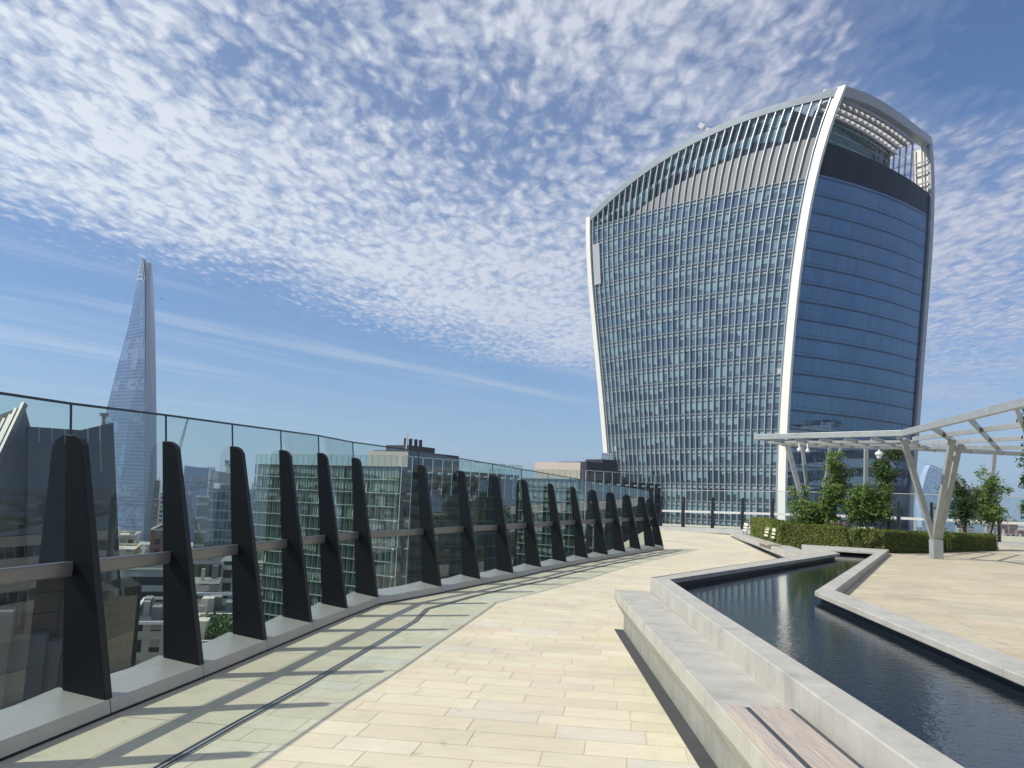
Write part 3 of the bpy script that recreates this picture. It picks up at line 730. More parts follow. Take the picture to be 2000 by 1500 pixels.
# ------------------------------------------------------------------ pergola
perg = thing('steel_pergola', at(1831, 1091, DZ), 'galvanised steel pergola with forked columns over the planted deck', 'pergola')
po = perg.location
PZ = 3.74
tip, kink = at(1474, 853.5, PZ), at(1762, 846, PZ)
rgt = at(2000, 786, PZ); rgt2 = kink + (rgt - kink) * 1.9
bl_, br_ = at(1542, 863, PZ), at(2000, 887, PZ); br2 = bl_ + (br_ - bl_) * 1.5
def pbeam(a, b, w, h, name='beam', mt='galv'):
    mb = MB(); mb.beam(a, b, w, h); return mb.build(name, M[mt], perg, po, bevel=.006)
pbeam(tip, kink, .10, .15, 'fascia'); pbeam(kink + (kink - tip).normalized() * .02, rgt2, .10, .16, 'fascia')
pbeam(bl_, br2, .08, .13, 'fascia'); pbeam(tip + Vector((.05, 0, -.02)), bl_, .08, .12, 'fascia')
for t in (.14, .3, .47, .64, .81, .97):
    a_ = lerp(tip, kink, t); b_ = lerp(bl_, br2, t * .42); pbeam(a_ - Vector((0, 0, .10)), b_ - Vector((0, 0, .04)), .045, .10, 'rafter')
for t in (.16, .33, .5, .66, .83, .98):
    a_ = lerp(kink, rgt2, t); b_ = lerp(bl_, br2, .42 + t * .55); pbeam(a_, b_, .05, .15, 'rafter')
for t in (.25, .5, .75):
    k1 = lerp(lerp(tip, kink, .02), bl_, t); k2 = lerp(kink, lerp(bl_, br2, .42), t); k3 = lerp(rgt2, br2, t)
    pbeam(k1 + Vector((0, 0, -.13)), k2 + Vector((0, 0, -.10)), .04, .07, 'purlin'); pbeam(k2 + Vector((0, 0, -.03)), k3 + Vector((0, 0, -.03)), .05, .12, 'purlin')
def fork(base, arms, w=.145, stub=.50):
    c = thing('dummy', base, 'x', 'x'); bpy.data.objects.remove(c)
    mb = MB(); bt = base + Vector((0, 0, stub)); mb.beam(base, bt, .27, .24, up=(0, 1, 0)); col = mb.build('column_foot', M['galv'], perg, po, bevel=.01)
    for k, (x, y, zt) in enumerate(arms):
        t_ = at(x, y, zt) if not isinstance(x, Vector) else x
        s_ = bt + Vector((-.05 if t_.x < base.x else .06, 0, -.04)); mb = MB(); mb.beam(s_, t_, w, w * .8, up=(0, 1, 0)); mb.build('column_arm', M['galv'], perg, po, bevel=.008)
vb = at(1829, 1091, DZ)
fork(vb, [(1764, 857, 3.63), (1860, 857, 3.62), (1874, 866, 3.55)])
def strut(b, t, w=.12):
    mb = MB(); mb.beam(b, t, w, w * .8, up=(0, 1, 0)); mb.build('strut', M['galv'], perg, po, bevel=.006)
strut(atd(1583, 1036, 28.2), atd(1536, 864, 28.2), .15); strut(atd(1585, 1030, 28.5), atd(1566, 864, 28.5), .11)
strut(atd(1690, 1030, 28.5), atd(1692, 861, 28.5), .13); strut(atd(1606, 1000, 28), atd(1622, 866, 28), .10); strut(atd(1628, 905, 28), atd(1645, 872, 28), .09)
strut(atd(1928, 1040, 32.8), atd(1942, 884, 32.8), .15); strut(atd(1880, 950, 26), atd(1866, 925, 26), .08)
def pendant(px, py, D, drop, label, dome=False):
    p = atd(px, py, D); o = thing('camera_pendant', p, label, 'camera')
    mb = MB(); mb.lathe(p, [(0, -.07), (.045, -.065), (.062, -.03), (.06, .02), (.03, .04), (0, .045)] if not dome else [(0, -.13), (.06, -.11), (.085, -.03), (.12, .0), (.115, .06), (.06, .10), (0, .11)])
    mb.build('housing', M['white'], o, p); mb = MB(); mb.tube([p, p + Vector((0, 0, drop))], .022, 8); mb.build('stem', M['white'], o, p)
pendant(1561, 877, 25, .22, 'white camera pendant nearest the white tower edge under the pergola')
pendant(1577.5, 879, 25, .22, 'white camera pendant second from the pergola tip, right of its twin')
pendant(1600, 868, 25, .10, 'small white camera pendant short below the pergola beam')
pendant(1702, 866, 26, .10, 'small white camera pendant right of the upright steel post')
pendant(1717, 888, 26, .28, 'big white dome camera hanging above the dark climber', True)

# ------------------------------------------------------------------ the tall curved glass tower
import numpy as np
def onrange(px, py, rr):
    d = ray(px, py); return EYE + d * (rr / math.hypot(d.x, d.y))
def edge(pts, rr, deg=4):
    P_ = [onrange(x, y, rr) for x, y in pts]
    z = np.array([p.z for p in P_]); cx = np.polyfit(z, [p.x for p in P_], deg); cy = np.polyfit(z, [p.y for p in P_], deg)
    lo = min(z)
    def f(zz):
        k = max(zz, lo); return Vector((float(np.polyval(cx, k)), float(np.polyval(cy, k)), zz))
    return f
NE = edge([(1649, 173), (1622, 242), (1598, 325), (1578, 430), (1564, 500), (1553.5, 605), (1545, 685), (1536, 846), (1533, 930), (1532, 1014)], 179.7)
SE = edge([(1151, 427), (1150.5, 470), (1153, 520), (1159, 600), (1166, 675), (1173, 750), (1179.5, 820), (1185, 885), (1191, 960)], 210)
NW = edge([(1813, 268), (1820, 345), (1818, 420), (1815, 480), (1810, 560), (1803, 660), (1797, 740), (1790, 835), (1783, 920), (1777, 1000)], 215)
E1 = (SE(60) - NE(60)); E1.z = 0; E1.normalize(); E2 = (NW(60) - NE(60)); E2.z = 0; E2.normalize()
OE = Vector((-E1.y, E1.x, 0)); OE = OE if OE.dot(EYE - NE(0)) > 0 else -OE
ON = Vector((-E2.y, E2.x, 0)); ON = ON if ON.dot(EYE - NE(0)) > 0 else -ON
def Ef(u, z, o=0.0): return lerp(NE(z), SE(z), u) + OE * (11.0 * u * (1 - u) + o)
def Nf(v, z, o=0.0): return lerp(NE(z), NW(z), v) + ON * (8.0 * v * (1 - v) + o)
def solve(f, px, py):
    d = ray(px, py); az = math.atan2(d.x, d.y); te = d.z / math.hypot(d.x, d.y); z = 80.0; s = 1 if math.atan2(f(1, 50).x, f(1, 50).y) > math.atan2(f(0, 50).x, f(0, 50).y) else -1
    for _ in range(25):
        a, b = -.15, 1.15
        for _ in range(30):
            m_ = (a + b) / 2; p = f(m_, z)
            if (math.atan2(p.x, p.y) - az) * s < 0: a = m_
            else: b = m_
        p = f(a, z); z = EYE.z + te * math.hypot(p.x, p.y)
    return a, z
re_ = [solve(Ef, *q) for q in ((1647, 174), (1567.5, 192), (1480, 220), (1382, 258.5), (1305, 300.5), (1214, 367), (1151, 427))]
rce = np.polyfit([a for a, _ in re_], [b for _, b in re_], 4)
def zE(u): return float(np.polyval(rce, u))
rn_ = [solve(Nf, *q) for q in ((1649, 173), (1691, 185.6), (1720, 202), (1756, 227.6), (1787, 249), (1811, 268))]
rcn = np.polyfit([a for a, _ in rn_], [b for _, b in rn_], 3)
def zN(v): return float(np.polyval(rcn, v))
print('tower roof', [(round(a, 2), round(b, 1)) for a, b in re_], [(round(a, 2), round(b, 1)) for a, b in rn_], 'len', (SE(70) - NE(70)).length, (NW(70) - NE(70)).length)

def tower_mats():
    # east glazing: cells with blinds
    m, T, out = mat('tower_glazing'); u, v = T.sep(uvco(T))[:2]
    ia, ib = T.math('FLOOR', u), T.math('FLOOR', v); fa, fb = T.math('FRACT', u), T.math('FRACT', v)
    grp = T.math('FLOOR', T.math('DIVIDE', T.math('ADD', u, T.math('MULTIPLY', ib, 1.7)), 2.3))
    w, wc = T.white(T.xyz(ia, ib, .3)); r = T.sep(wc); g2, gc = T.white(T.xyz(grp, ib, 5.1)); rg = T.sep(gc)
    blind = T.math('GREATER_THAN', fb, T.math('ADD', T.math('MULTIPLY', rg[0], .75), T.math('MULTIPLY', r[0], .3)))
    on = T.math('MULTIPLY', blind, T.math('LESS_THAN', T.math('ADD', T.math('MULTIPLY', g2, .8), T.math('MULTIPLY', w, .2)), T.rng(ib, 14, 30, .80, .58)))
    hi = T.rng(ib, 17, 29, 0, 1); dk_ = T.mix(hi, T.mix(r[1], (.014, .025, .034), (.04, .065, .08)), T.mix(r[1], (.045, .085, .14), (.10, .165, .25)))
    col = T.mix(on, dk_, T.mix(r[2], (.13, .225, .265), (.20, .32, .36)))
    light = T.math('MULTIPLY', T.math('GREATER_THAN', w, .996), T.math('LESS_THAN', fb, .35)); col = T.mix(light, col, (.45, .5, .48))
    span = T.math('GREATER_THAN', fb, .80); col = T.mix(span, col, T.mix(r[1], (.20, .28, .31), (.27, .35, .38)))
    n = T.noise(T.xyz(u, v, 0), .9, 2)
    bsdf(T, out, col, .09, 0, .75, bump(T, T.math('ADD', T.math('MULTIPLY', n, .5), w), .06, .3)); M['tw_glass'] = m
    # north glazing: dark mirror glass with fine joints
    m, T, out = mat('tower_mirror_glass'); u, v = T.sep(uvco(T))[:2]
    fa, fb = T.math('FRACT', u), T.math('FRACT', v); w, wc = T.white(T.xyz(T.math('FLOOR', u), T.math('FLOOR', v), 2)); r = T.sep(wc)
    j = T.math('MAXIMUM', T.math('MULTIPLY', T.math('LESS_THAN', fa, .09), .55), T.math('LESS_THAN', fb, .11)); j2 = T.math('LESS_THAN', T.math('ABSOLUTE', T.math('SUBTRACT', fb, .26)), .022)
    col = T.mix(T.math('MAXIMUM', j, T.math('MULTIPLY', j2, .6)), T.mix(r[0], (.030, .078, .205), (.045, .10, .245)), (.006, .009, .018))
    wob = T.new('ShaderNodeNormalMap'); T.l.new(T.mix(.010, (.5, .5, 1.0), wc), wob.inputs['Color']); wob.space = 'OBJECT'
    hb = T.math('ADD', T.math('MULTIPLY', r[1], .3), T.noise(T.vmath('MULTIPLY', uvco(T), (.5, .5, 1)), 1.2, 2))
    jj = T.math('MAXIMUM', j, T.math('MULTIPLY', j2, .6)); nb = bump(T, hb, .03, .4); bs = bsdf(T, out, T.mix(jj, T.mix(r[0], (.010, .020, .045), (.016, .03, .06)), (.006, .009, .018)), .3, 0, .2)
    gl = T.new('ShaderNodeBsdfGlossy'); gl.inputs['Roughness'].default_value = .02; T.l.new(nb, gl.inputs['Normal']); T.l.new(T.mix(jj, T.mix(r[2], (.072, .125, .19), (.092, .152, .22)), (.04, .05, .07)), gl.inputs[0])
    ad = T.new('ShaderNodeAddShader'); T.l.new(bs.outputs[0], ad.inputs[0]); T.l.new(gl.outputs[0], ad.inputs[1]); T.l.new(ad.outputs[0], out.inputs[0]); M['tw_mirror'] = m
    m, T, out = mat('tower_plant_screen'); u, v = T.sep(uvco(T))[:2]; co = objco(T)
    l = T.math('FRACT', T.math('MULTIPLY', u, 6)); n = T.noise(co, .25, 4, .6)
    col = T.mix(T.math('LESS_THAN', l, .3), T.mix(n, (.22, .22, .222), (.27, .27, .268)), (.17, .17, .17)); bsdf(T, out, col, .6, .2, .3); M['tw_screen'] = m
    m, T, out = mat('tower_dark_band'); u, v = T.sep(uvco(T))[:2]
    n = T.noise(T.xyz(T.math('MULTIPLY', u, 1.4), T.math('MULTIPLY', v, .12), 0), 1.3, 5, .7, 1.2); w, _ = T.white(T.xyz(T.math('FLOOR', T.math('MULTIPLY', u, 3)), 0, 0))
    col = T.mix(T.rng(n, .70, .74), T.mix(w, (.008, .011, .022), (.016, .02, .035)), (.10, .12, .15)); bsdf(T, out, col, .35, 0, .15); M['tw_band'] = m
    m, T, out = mat('garden_glazing'); u, v = T.sep(uvco(T))[:2]
    fa, fb = T.math('FRACT', u), T.math('FRACT', T.math('MULTIPLY', v, 1)); w, wc = T.white(T.xyz(T.math('FLOOR', u), T.math('FLOOR', v), 1)); r = T.sep(wc)
    col = T.mix(r[0], (.012, .03, .035), (.05, .10, .10)); mu = T.math('LESS_THAN', fa, .22); col = T.mix(mu, col, (.13, .20, .20))
    hz = T.math('LESS_THAN', fb, .10); col = T.mix(hz, col, T.mix(r[1], (.12, .18, .19), (.45, .52, .52))); bsdf(T, out, col, .1, 0, .6); M['tw_garden'] = m
    M['tw_fin'] = simple('tower_fin_paint', (.335, .365, .385), .4, .25, .06, .5)
    M['tw_span'] = simple('tower_spandrel', (.20, .245, .265), .35, .3, .08, .8)
    M['tw_frame'] = simple('tower_white_frame', (.78, .76, .68), .45, var=.03, scale=.4)
    m, T, out = mat('tower_soffit_panel'); a_ = T.new('ShaderNodeBsdfTranslucent'); a_.inputs[0].default_value = (.75, .75, .85, 1); b_ = T.new('ShaderNodeBsdfTransparent'); mx = T.new('ShaderNodeMixShader'); mx.inputs[0].default_value = .45
    T.l.new(a_.outputs[0], mx.inputs[1]); T.l.new(b_.outputs[0], mx.inputs[2]); T.l.new(mx.outputs[0], out.inputs[0]); M['tw_soffit'] = m
    M['tw_grey'] = simple('tower_grey_cladding_and_shade', (.38, .39, .42), .45, var=.06, scale=.3)  # grey parts, and painted shade on the frame's north-facing side
tower_mats()
tower = thing('curved_tower', (60, 175, -72), 'huge top-heavy curved glass tower with white edges and bright vertical fins, behind the pergola', 'tower')
TO = tower.location
FH = 3.78; ZB = 71.0; ZLOW = ZB - FH * 37; NB = 34
mb = MB(); mb.strip(lambda u, v: Ef(u, lerp(ZLOW, ZB, v)), NB, 37, uvf=lambda u, v: (u * NB, v * 37)); mb.build('east_glazing', M['tw_glass'], tower, TO)
mb = MB()
for k in range(0, 26):
    z = ZB - FH * k
    for zz, h, o in ((z - .10, .26, .26), (z - .95, .14, .20)):
        for i in range(NB):
            a, b = i / NB, (i + 1) / NB
            p = [Ef(a, zz, 0), Ef(b, zz, 0), Ef(b, zz, o), Ef(a, zz, o)]; q = [x + Vector((0, 0, h)) for x in p]
            mb.face([p[3], p[2], q[2], q[3]]); mb.face([q[3], q[2], q[1], q[0]]); mb.face([p[0], p[1], p[2], p[3]])
mb.build('spandrel_rail', M['tw_span'], tower, TO)
mb = MB(); mb.strip(lambda u, v: Ef(u, lerp(ZB, max(ZB + .05, zE(u) - 9.8), v), .06), NB, 2, uvf=lambda u, v: (u * NB, v * 3)); mb.build('plant_screen', M['tw_screen'], tower, TO)
mb = MB(); mb.strip(lambda u, v: Ef(u, lerp(max(ZB + .05, zE(u) - 9.8), zE(u) - 1.2, v), -.25), NB, 2, 5 / NB, 1, uvf=lambda u, v: (u * NB, v * 2)); mb.build('upper_glazing', M['tw_glass'], tower, TO)
mb = MB(); mb.strip(lambda u, v: Ef(u, lerp(zE(u) - 9.8, zE(u) - 1.2, v), -.25), 5, 1, 0, 5 / NB); mb.build('corner_glazing', M['glass'], tower, TO)
for i in range(NB + 1):
    u = i / NB; zt = zE(u) - .1; zs = [-26 + k * (zt + 26) / 18 for k in range(19)]; mb = MB()
    t = E1 * .17
    for a, b in zip(zs, zs[1:]):
        mb.hexa([Ef(u, a, .0) - t, Ef(u, a, .0) + t, Ef(u, a, .48) + t * .6, Ef(u, a, .48) - t * .6], [Ef(u, b, .0) - t, Ef(u, b, .0) + t, Ef(u, b, .48) + t * .6, Ef(u, b, .48) - t * .6])
    mb.build('fin', M['tw_fin'], tower, TO)
mb = MB()
for i in range(NB):
    a, b = i / NB, (i + 1) / NB
    f_ = lambda u, o, dz: Ef(u, zE(u) + dz, o)
    mb.face([f_(a, .55, -1.5), f_(b, .55, -1.5), f_(b, .8, .1), f_(a, .8, .1)]); mb.face([f_(a, .8, .1), f_(b, .8, .1), f_(b, -.8, .2), f_(a, -.8, .2)]); mb.face([f_(a, -.3, -1.5), f_(b, -.3, -1.5), f_(b, .55, -1.5), f_(a, .55, -1.5)])
mb.build('roof_edge', M['tw_fin'], tower, TO)
def frame(f, poly, zt, name, mt, z0=-40, n=26):
    mb = MB(); zs = [lerp(z0, zt, k / n) for k in range(n + 1)]
    for a, b in zip(zs, zs[1:]): mb.hexa([f(a) + p for p in poly], [f(b) + p for p in poly])
    mb.build(name, mt, tower, TO, weld=True)
frame(NE, [ON * .7, ON * .7 + OE * .95, OE * .95 + E1 * 1.0, E1 * 1.0], zN(0) + .2, 'edge_frame', M['tw_frame'])
frame(NE, [E1 * 1.05, OE * .55 + E1 * 1.05, OE * .55 + E1 * 1.6, E1 * 1.6], zE(.03) - .2, 'edge_frame', M['tw_fin'])
frame(SE, [-E1 * .9, -E1 * .9 + OE * .9, E1 * .35 + OE * .9, E1 * .35], zE(1) + .2, 'edge_frame', M['tw_frame'])
frame(NW, [-E2 * 1.3, -E2 * 1.3 + ON * .8, E2 * .05 + ON * .8, E2 * .05], zN(1) - .2, 'edge_frame', M['tw_grey'])  # grey paints the shade on this north-facing length of the white frame
# louvre box at the south-east corner top
mb = MB(); mb.hexa([Ef(.972, 56, .1), Ef(.93, 56, .1), Ef(.93, 56, .6), Ef(.972, 56, .6)], [Ef(.972, 66.5, .1), Ef(.93, 66.5, .1), Ef(.93, 66.5, .6), Ef(.972, 66.5, .6)]); mb.build('louvre_panel', M['tw_grey'], tower, TO)
# north side
NV = 30
mb = MB(); mb.strip(lambda v, w: Nf(v, lerp(ZLOW, ZB + .8, w)), NV, 38, uvf=lambda v, w: (v * 36, w * (ZB + .8 - ZLOW) / FH)); mb.build('north_glazing', M['tw_mirror'], tower, TO)
ZD = 77.8
def zd(v): return lerp(78.6, 77.0, v)
mb = MB(); mb.strip(lambda v, w: Nf(v, lerp(ZB + .8, zd(v), w), .04), NV, 2, uvf=lambda v, w: (v * 36, w * 4)); mb.build('dark_band', M['tw_band'], tower, TO)
mb = MB()
for i in range(NV):
    a, b = i / NV, (i + 1) / NV; f_ = lambda v, o, dz: Nf(v, zN(v) + dz, o)
    th = 2.0
    mb.face([f_(a, .8, -th), f_(b, .8, -th), f_(b, .8, 0), f_(a, .8, 0)]); mb.face([f_(a, .8, 0), f_(b, .8, 0), f_(b, -3, .4), f_(a, -3, .4)]); mb.face([f_(a, -1.6, -th), f_(b, -1.6, -th), f_(b, .8, -th), f_(a, .8, -th)][::-1])
mb.build('arch_frame', M['tw_grey'], tower, TO)  # arch belongs to the white frame, its shade is put in as grey
vF, zF = solve(Nf, 1787, 276); DEP = 5.8
def sof(v, w): return Nf(lerp(.0, vF, v), lerp(88.0, zF, v), -.5 - w * DEP)
mb = MB(); mb.strip(lambda v, w: sof(v, w) + Vector((0, 0, .9)), 24, 2); mb.build('soffit_panel', M['tw_soffit'], tower, TO)
mb = MB()
for k in range(16):
    for w in range(3): mb.beam(sof(k / 15, w / 3 + .03), sof(k / 15, (w + 1) / 3 - .03), .42, .6)
mb.build('soffit_louvre', M['tw_frame'], tower, TO)
mb = MB()
for w in range(4):
    for k in range(14): mb.beam(sof(k / 14, w / 3), sof((k + 1) / 14, w / 3), .5, .9)
mb.build('soffit_beam', M['tw_grey'], tower, TO)
mb = MB(); mb.strip(lambda v, w: Nf(lerp(0, vF, v), lerp(ZD - 3, sof(v, 1).z + .6, w), -.6 - DEP), 24, 6, uvf=lambda v, w: (v * 44, w * 7)); mb.build('garden_glazing', M['tw_garden'], tower, TO)
mb = MB(); mb.face([Nf(0, 76.6, 0), Nf(1, 76.6, 0), Nf(1, 76.6, -DEP - 1), Nf(0, 76.6, -DEP - 1)]); mb.build('garden_floor', M['tw_grey'], tower, TO)
mb = MB(); g0 = lambda w, z: Nf(vF, z, -.5 - w * DEP)
for w in (0, .27, .54, .80, 1): mb.beam(g0(w, ZD - 1), g0(w, zF + .6), .38, .38)
for z in (ZD + 1.6, ZD + 4.2): mb.beam(g0(0, z), g0(1, z), .14, .14)
mb.build('side_post', M['tw_grey'], tower, TO)
mb = MB(); w0 = lambda w, z: Nf(.955, z, -.2 - w * 3.4)
for w in (.35, 1): mb.beam(w0(w, ZD - 1), w0(w, zF + 2.5), .3, .3)
for z in (ZD + 2.2, ZD + 5, ZD + 7.5): mb.beam(w0(0, z), w0(1, z), .3, .3)
mb.build('side_post', M['tw_grey'], tower, TO)
mb = MB(); mb.face([Nf(.975, ZD - 1, -.2), Nf(.975, ZD - 1, -4), Nf(.975, 89, -4), Nf(.975, 89, -.2)]); mb.build('side_panel', M['tw_frame'], tower, TO)
SWf = lambda z: SE(z) + NW(z) - NE(z)
mb = MB()
mb.strip(lambda v, w: lerp(NW(lerp(ZLOW, ZD, w)), SWf(lerp(ZLOW, ZD, w)), v), 8, 18, uvf=lambda v, w: (v * 34, w * 39))
mb.strip(lambda v, w: lerp(SE(lerp(ZLOW, 70, w)), SWf(lerp(ZLOW, 70, w)), v), 8, 18, uvf=lambda v, w: (v * 34, w * 38))
mb.strip(lambda v, w: lerp(NW(80), SWf(80), lerp(.24, 1, v)) * 1.0 + Vector((0, 0, lerp(-1, zE(lerp(.24, 1, v)) - 80, w))), 14, 3, uvf=lambda v, w: (v * 24, w * 3)); mb.build('rear_glazing', M['tw_glass'], tower, TO)
mb = MB(); W2 = E2 * (NW(70) - NE(70)).length
mb.strip(lambda u, v: Ef(lerp(.2, 1, u), zE(lerp(.2, 1, u)) - .3, 0) + W2 * v + Vector((0, 0, 3 * v * (1 - v))), 20, 4); mb.build('roof', M['tw_grey'], tower, TO)
uB, zB_ = solve(Ef, 1383, 255); cb = Ef(uB, zE(uB), 0)
mb = MB(); c1 = onrange(1368, 246.5, 196); c2 = onrange(1391, 259, 196); mb.beam(c1, c2, .7, .9); mb.beam(c1 - (c2 - c1) * .12, c1 + (c2 - c1) * .25, 1.3, 1.3); mb.beam(c2, c2 + Vector((.5, .4, -4)), .6, .6); mb.build('maintenance_crane', M['white'], tower, TO)
mb = MB(); c1 = onrange(1613, 181, 181); mb.box(c1 - Vector((0, 0, .6)), .9, .9, 1.2); mb.build('roof_camera', M['white'], tower, TO)

# ------------------------------------------------------------------ the needle tower far to the south
M['needle'] = None
def needle():
    m, T, out = mat('needle_glass'); u, v = T.sep(uvco(T))[:2]
    fl_ = T.math('FRACT', T.math('DIVIDE', v, 3.9)); w, wc = T.white(T.xyz(T.math('FLOOR', T.math('DIVIDE', u, 3)), T.math('FLOOR', T.math('DIVIDE', v, 3.9)), 0)); r = T.sep(wc)
    g2, gc = T.white(T.xyz(T.math('FLOOR', T.math('DIVIDE', u, 14)), T.math('FLOOR', T.math('DIVIDE', v, 11.7)), 3)); rg = T.sep(gc)
    c = T.mix(r[0], (.035, .07, .15), (.06, .105, .20)); c = T.mix(T.math('MULTIPLY', T.math('GREATER_THAN', g2, .66), T.math('GREATER_THAN', r[1], .3)), c, (.105, .165, .285))
    c = T.mix(T.math('LESS_THAN', fl_, .18), c, (.12, .18, .29))
    bsdf(T, out, c, .2, 0, .7); M['needle'] = m
    m2, T, out = mat('needle_pale_glass'); u, v = T.sep(uvco(T))[:2]; fl_ = T.math('FRACT', T.math('DIVIDE', v, 3.9))
    bsdf(T, out, T.mix(T.math('LESS_THAN', fl_, .3), (.055, .085, .15), (.10, .14, .23)), .3, 0, .6); M['needle_pale'] = m2
    root = thing('needle_skyscraper', (-410, 855, -82), 'tall tapering glass needle skyscraper far off on the left, hazy blue', 'skyscraper'); O = root.location
    a = lambda x, y, D: atd(x, y, D)
    def facet(name, pts, D, m_, thick=10):
        # pts: list of (px_left, px_right, py) from top to base; facet stands at distances D[0] (left) and D[1] (right)
        mb = MB()
        for (l0, r0, y0), (l1, r1, y1) in zip(pts, pts[1:]):
            A, B, C, D_ = a(l0, y0, D[0]), a(r0, y0, D[1]), a(r1, y1, D[1]), a(l1, y1, D[0])
            mb.face([D_, C, B, A], [(0, D_.z), ((C - D_).length, C.z), ((B - A).length, B.z), (0, A.z)])
            k = Vector((0, thick, 0)); mb.face([A + k, B + k, C + k, D_ + k]); mb.face([A, A + k, D_ + k, D_]); mb.face([B, C, C + k, B + k])
        return mb.build(name, m_, root, O)
    # left broad facet, dark middle facet, pale right facet
    facet('glass_facet', [(275.5, 278.5, 504), (266, 281, 560), (251, 277, 635), (232, 268, 705), (209, 257, 795), (181, 238, 920), (152, 218, 1060)], (958, 935), M['needle'])
    facet('glass_facet', [(278.6, 282.5, 545), (277.2, 283, 635), (268.2, 283, 705), (257.2, 283, 795), (238.2, 282, 920), (218.2, 280.5, 1060)], (935.1, 930), M['needle'])
    facet('glass_facet', [(287.6, 290.5, 512), (286, 293, 560), (285.5, 296, 640), (284.5, 297.5, 720), (283.4, 298.5, 800), (282.4, 299, 920), (280.8, 299, 1060)], (928, 948), M['needle_pale'])
    mb = MB()
    for y, l, r in ((520, 272, 279), (528, 270, 280), (536, 269, 281), (545, 267.5, 281)): mb.beam(a(l, y, 950), a(r, y, 936), .5, .7)
    for y, l, r in ((522, 286, 291), (532, 286, 291.5), (542, 286, 292)): mb.beam(a(l, y, 927), a(r, y, 945), .5, .7)
    for l, r in ((274, 268), (277, 277), (279, 283), (288, 287), (290, 291)): mb.beam(a(l, 508, 935), a(r, 548, 935), .5, .5)
    mb.build('spire_lattice', M['white'], root, O)
needle()
# ------------------------------------------------------------------ green glass office blocks
def office_mats():
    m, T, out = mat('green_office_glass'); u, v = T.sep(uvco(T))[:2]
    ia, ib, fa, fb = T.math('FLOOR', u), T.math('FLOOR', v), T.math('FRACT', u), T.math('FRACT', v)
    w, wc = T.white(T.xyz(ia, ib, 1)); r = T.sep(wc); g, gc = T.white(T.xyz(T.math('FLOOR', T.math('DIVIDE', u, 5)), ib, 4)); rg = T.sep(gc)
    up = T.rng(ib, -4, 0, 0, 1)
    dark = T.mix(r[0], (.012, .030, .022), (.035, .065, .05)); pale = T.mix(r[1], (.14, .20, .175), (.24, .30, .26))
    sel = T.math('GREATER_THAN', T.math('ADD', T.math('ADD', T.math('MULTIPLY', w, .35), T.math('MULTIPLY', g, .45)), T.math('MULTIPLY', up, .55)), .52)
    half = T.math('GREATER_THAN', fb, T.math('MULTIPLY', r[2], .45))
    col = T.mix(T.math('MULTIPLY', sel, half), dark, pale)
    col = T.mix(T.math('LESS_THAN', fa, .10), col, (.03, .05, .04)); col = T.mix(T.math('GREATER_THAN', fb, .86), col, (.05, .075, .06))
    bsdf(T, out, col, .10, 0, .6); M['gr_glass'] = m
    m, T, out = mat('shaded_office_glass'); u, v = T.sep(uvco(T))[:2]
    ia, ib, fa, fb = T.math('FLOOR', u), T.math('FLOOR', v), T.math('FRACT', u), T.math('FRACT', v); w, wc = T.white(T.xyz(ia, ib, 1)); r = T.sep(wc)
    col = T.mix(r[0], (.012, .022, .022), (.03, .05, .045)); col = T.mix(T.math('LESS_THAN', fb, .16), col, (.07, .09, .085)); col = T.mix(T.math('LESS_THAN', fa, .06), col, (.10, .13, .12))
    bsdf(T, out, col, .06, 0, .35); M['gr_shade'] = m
    M['gr_ledge'] = simple('green_glass_edge', (.25, .33, .28), .3, .1, .1)
    M['gr_frame'] = simple('pale_glass_frame', (.62, .68, .68), .35, .1, .05)
    M['plant_pink'] = simple('pinkish_concrete', (.50, .42, .36), .8, var=.06, scale=.2)
    M['plant_dark'] = simple('dark_cladding', (.035, .037, .05), .5, .2, .08, .3)
    M['roof_grey'] = simple('grey_roof_felt', (.22, .22, .21), .85, var=.15, scale=.2)
    M['roof_dark'] = simple('dark_roof_felt', (.05, .055, .062), .8, var=.2, scale=.2)
    M['roof_pale'] = simple('pale_roof', (.55, .52, .44), .8, var=.1, scale=.2)
office_mats()
KB = .64
def kz(z): return EYE.z + (z - EYE.z) * KB
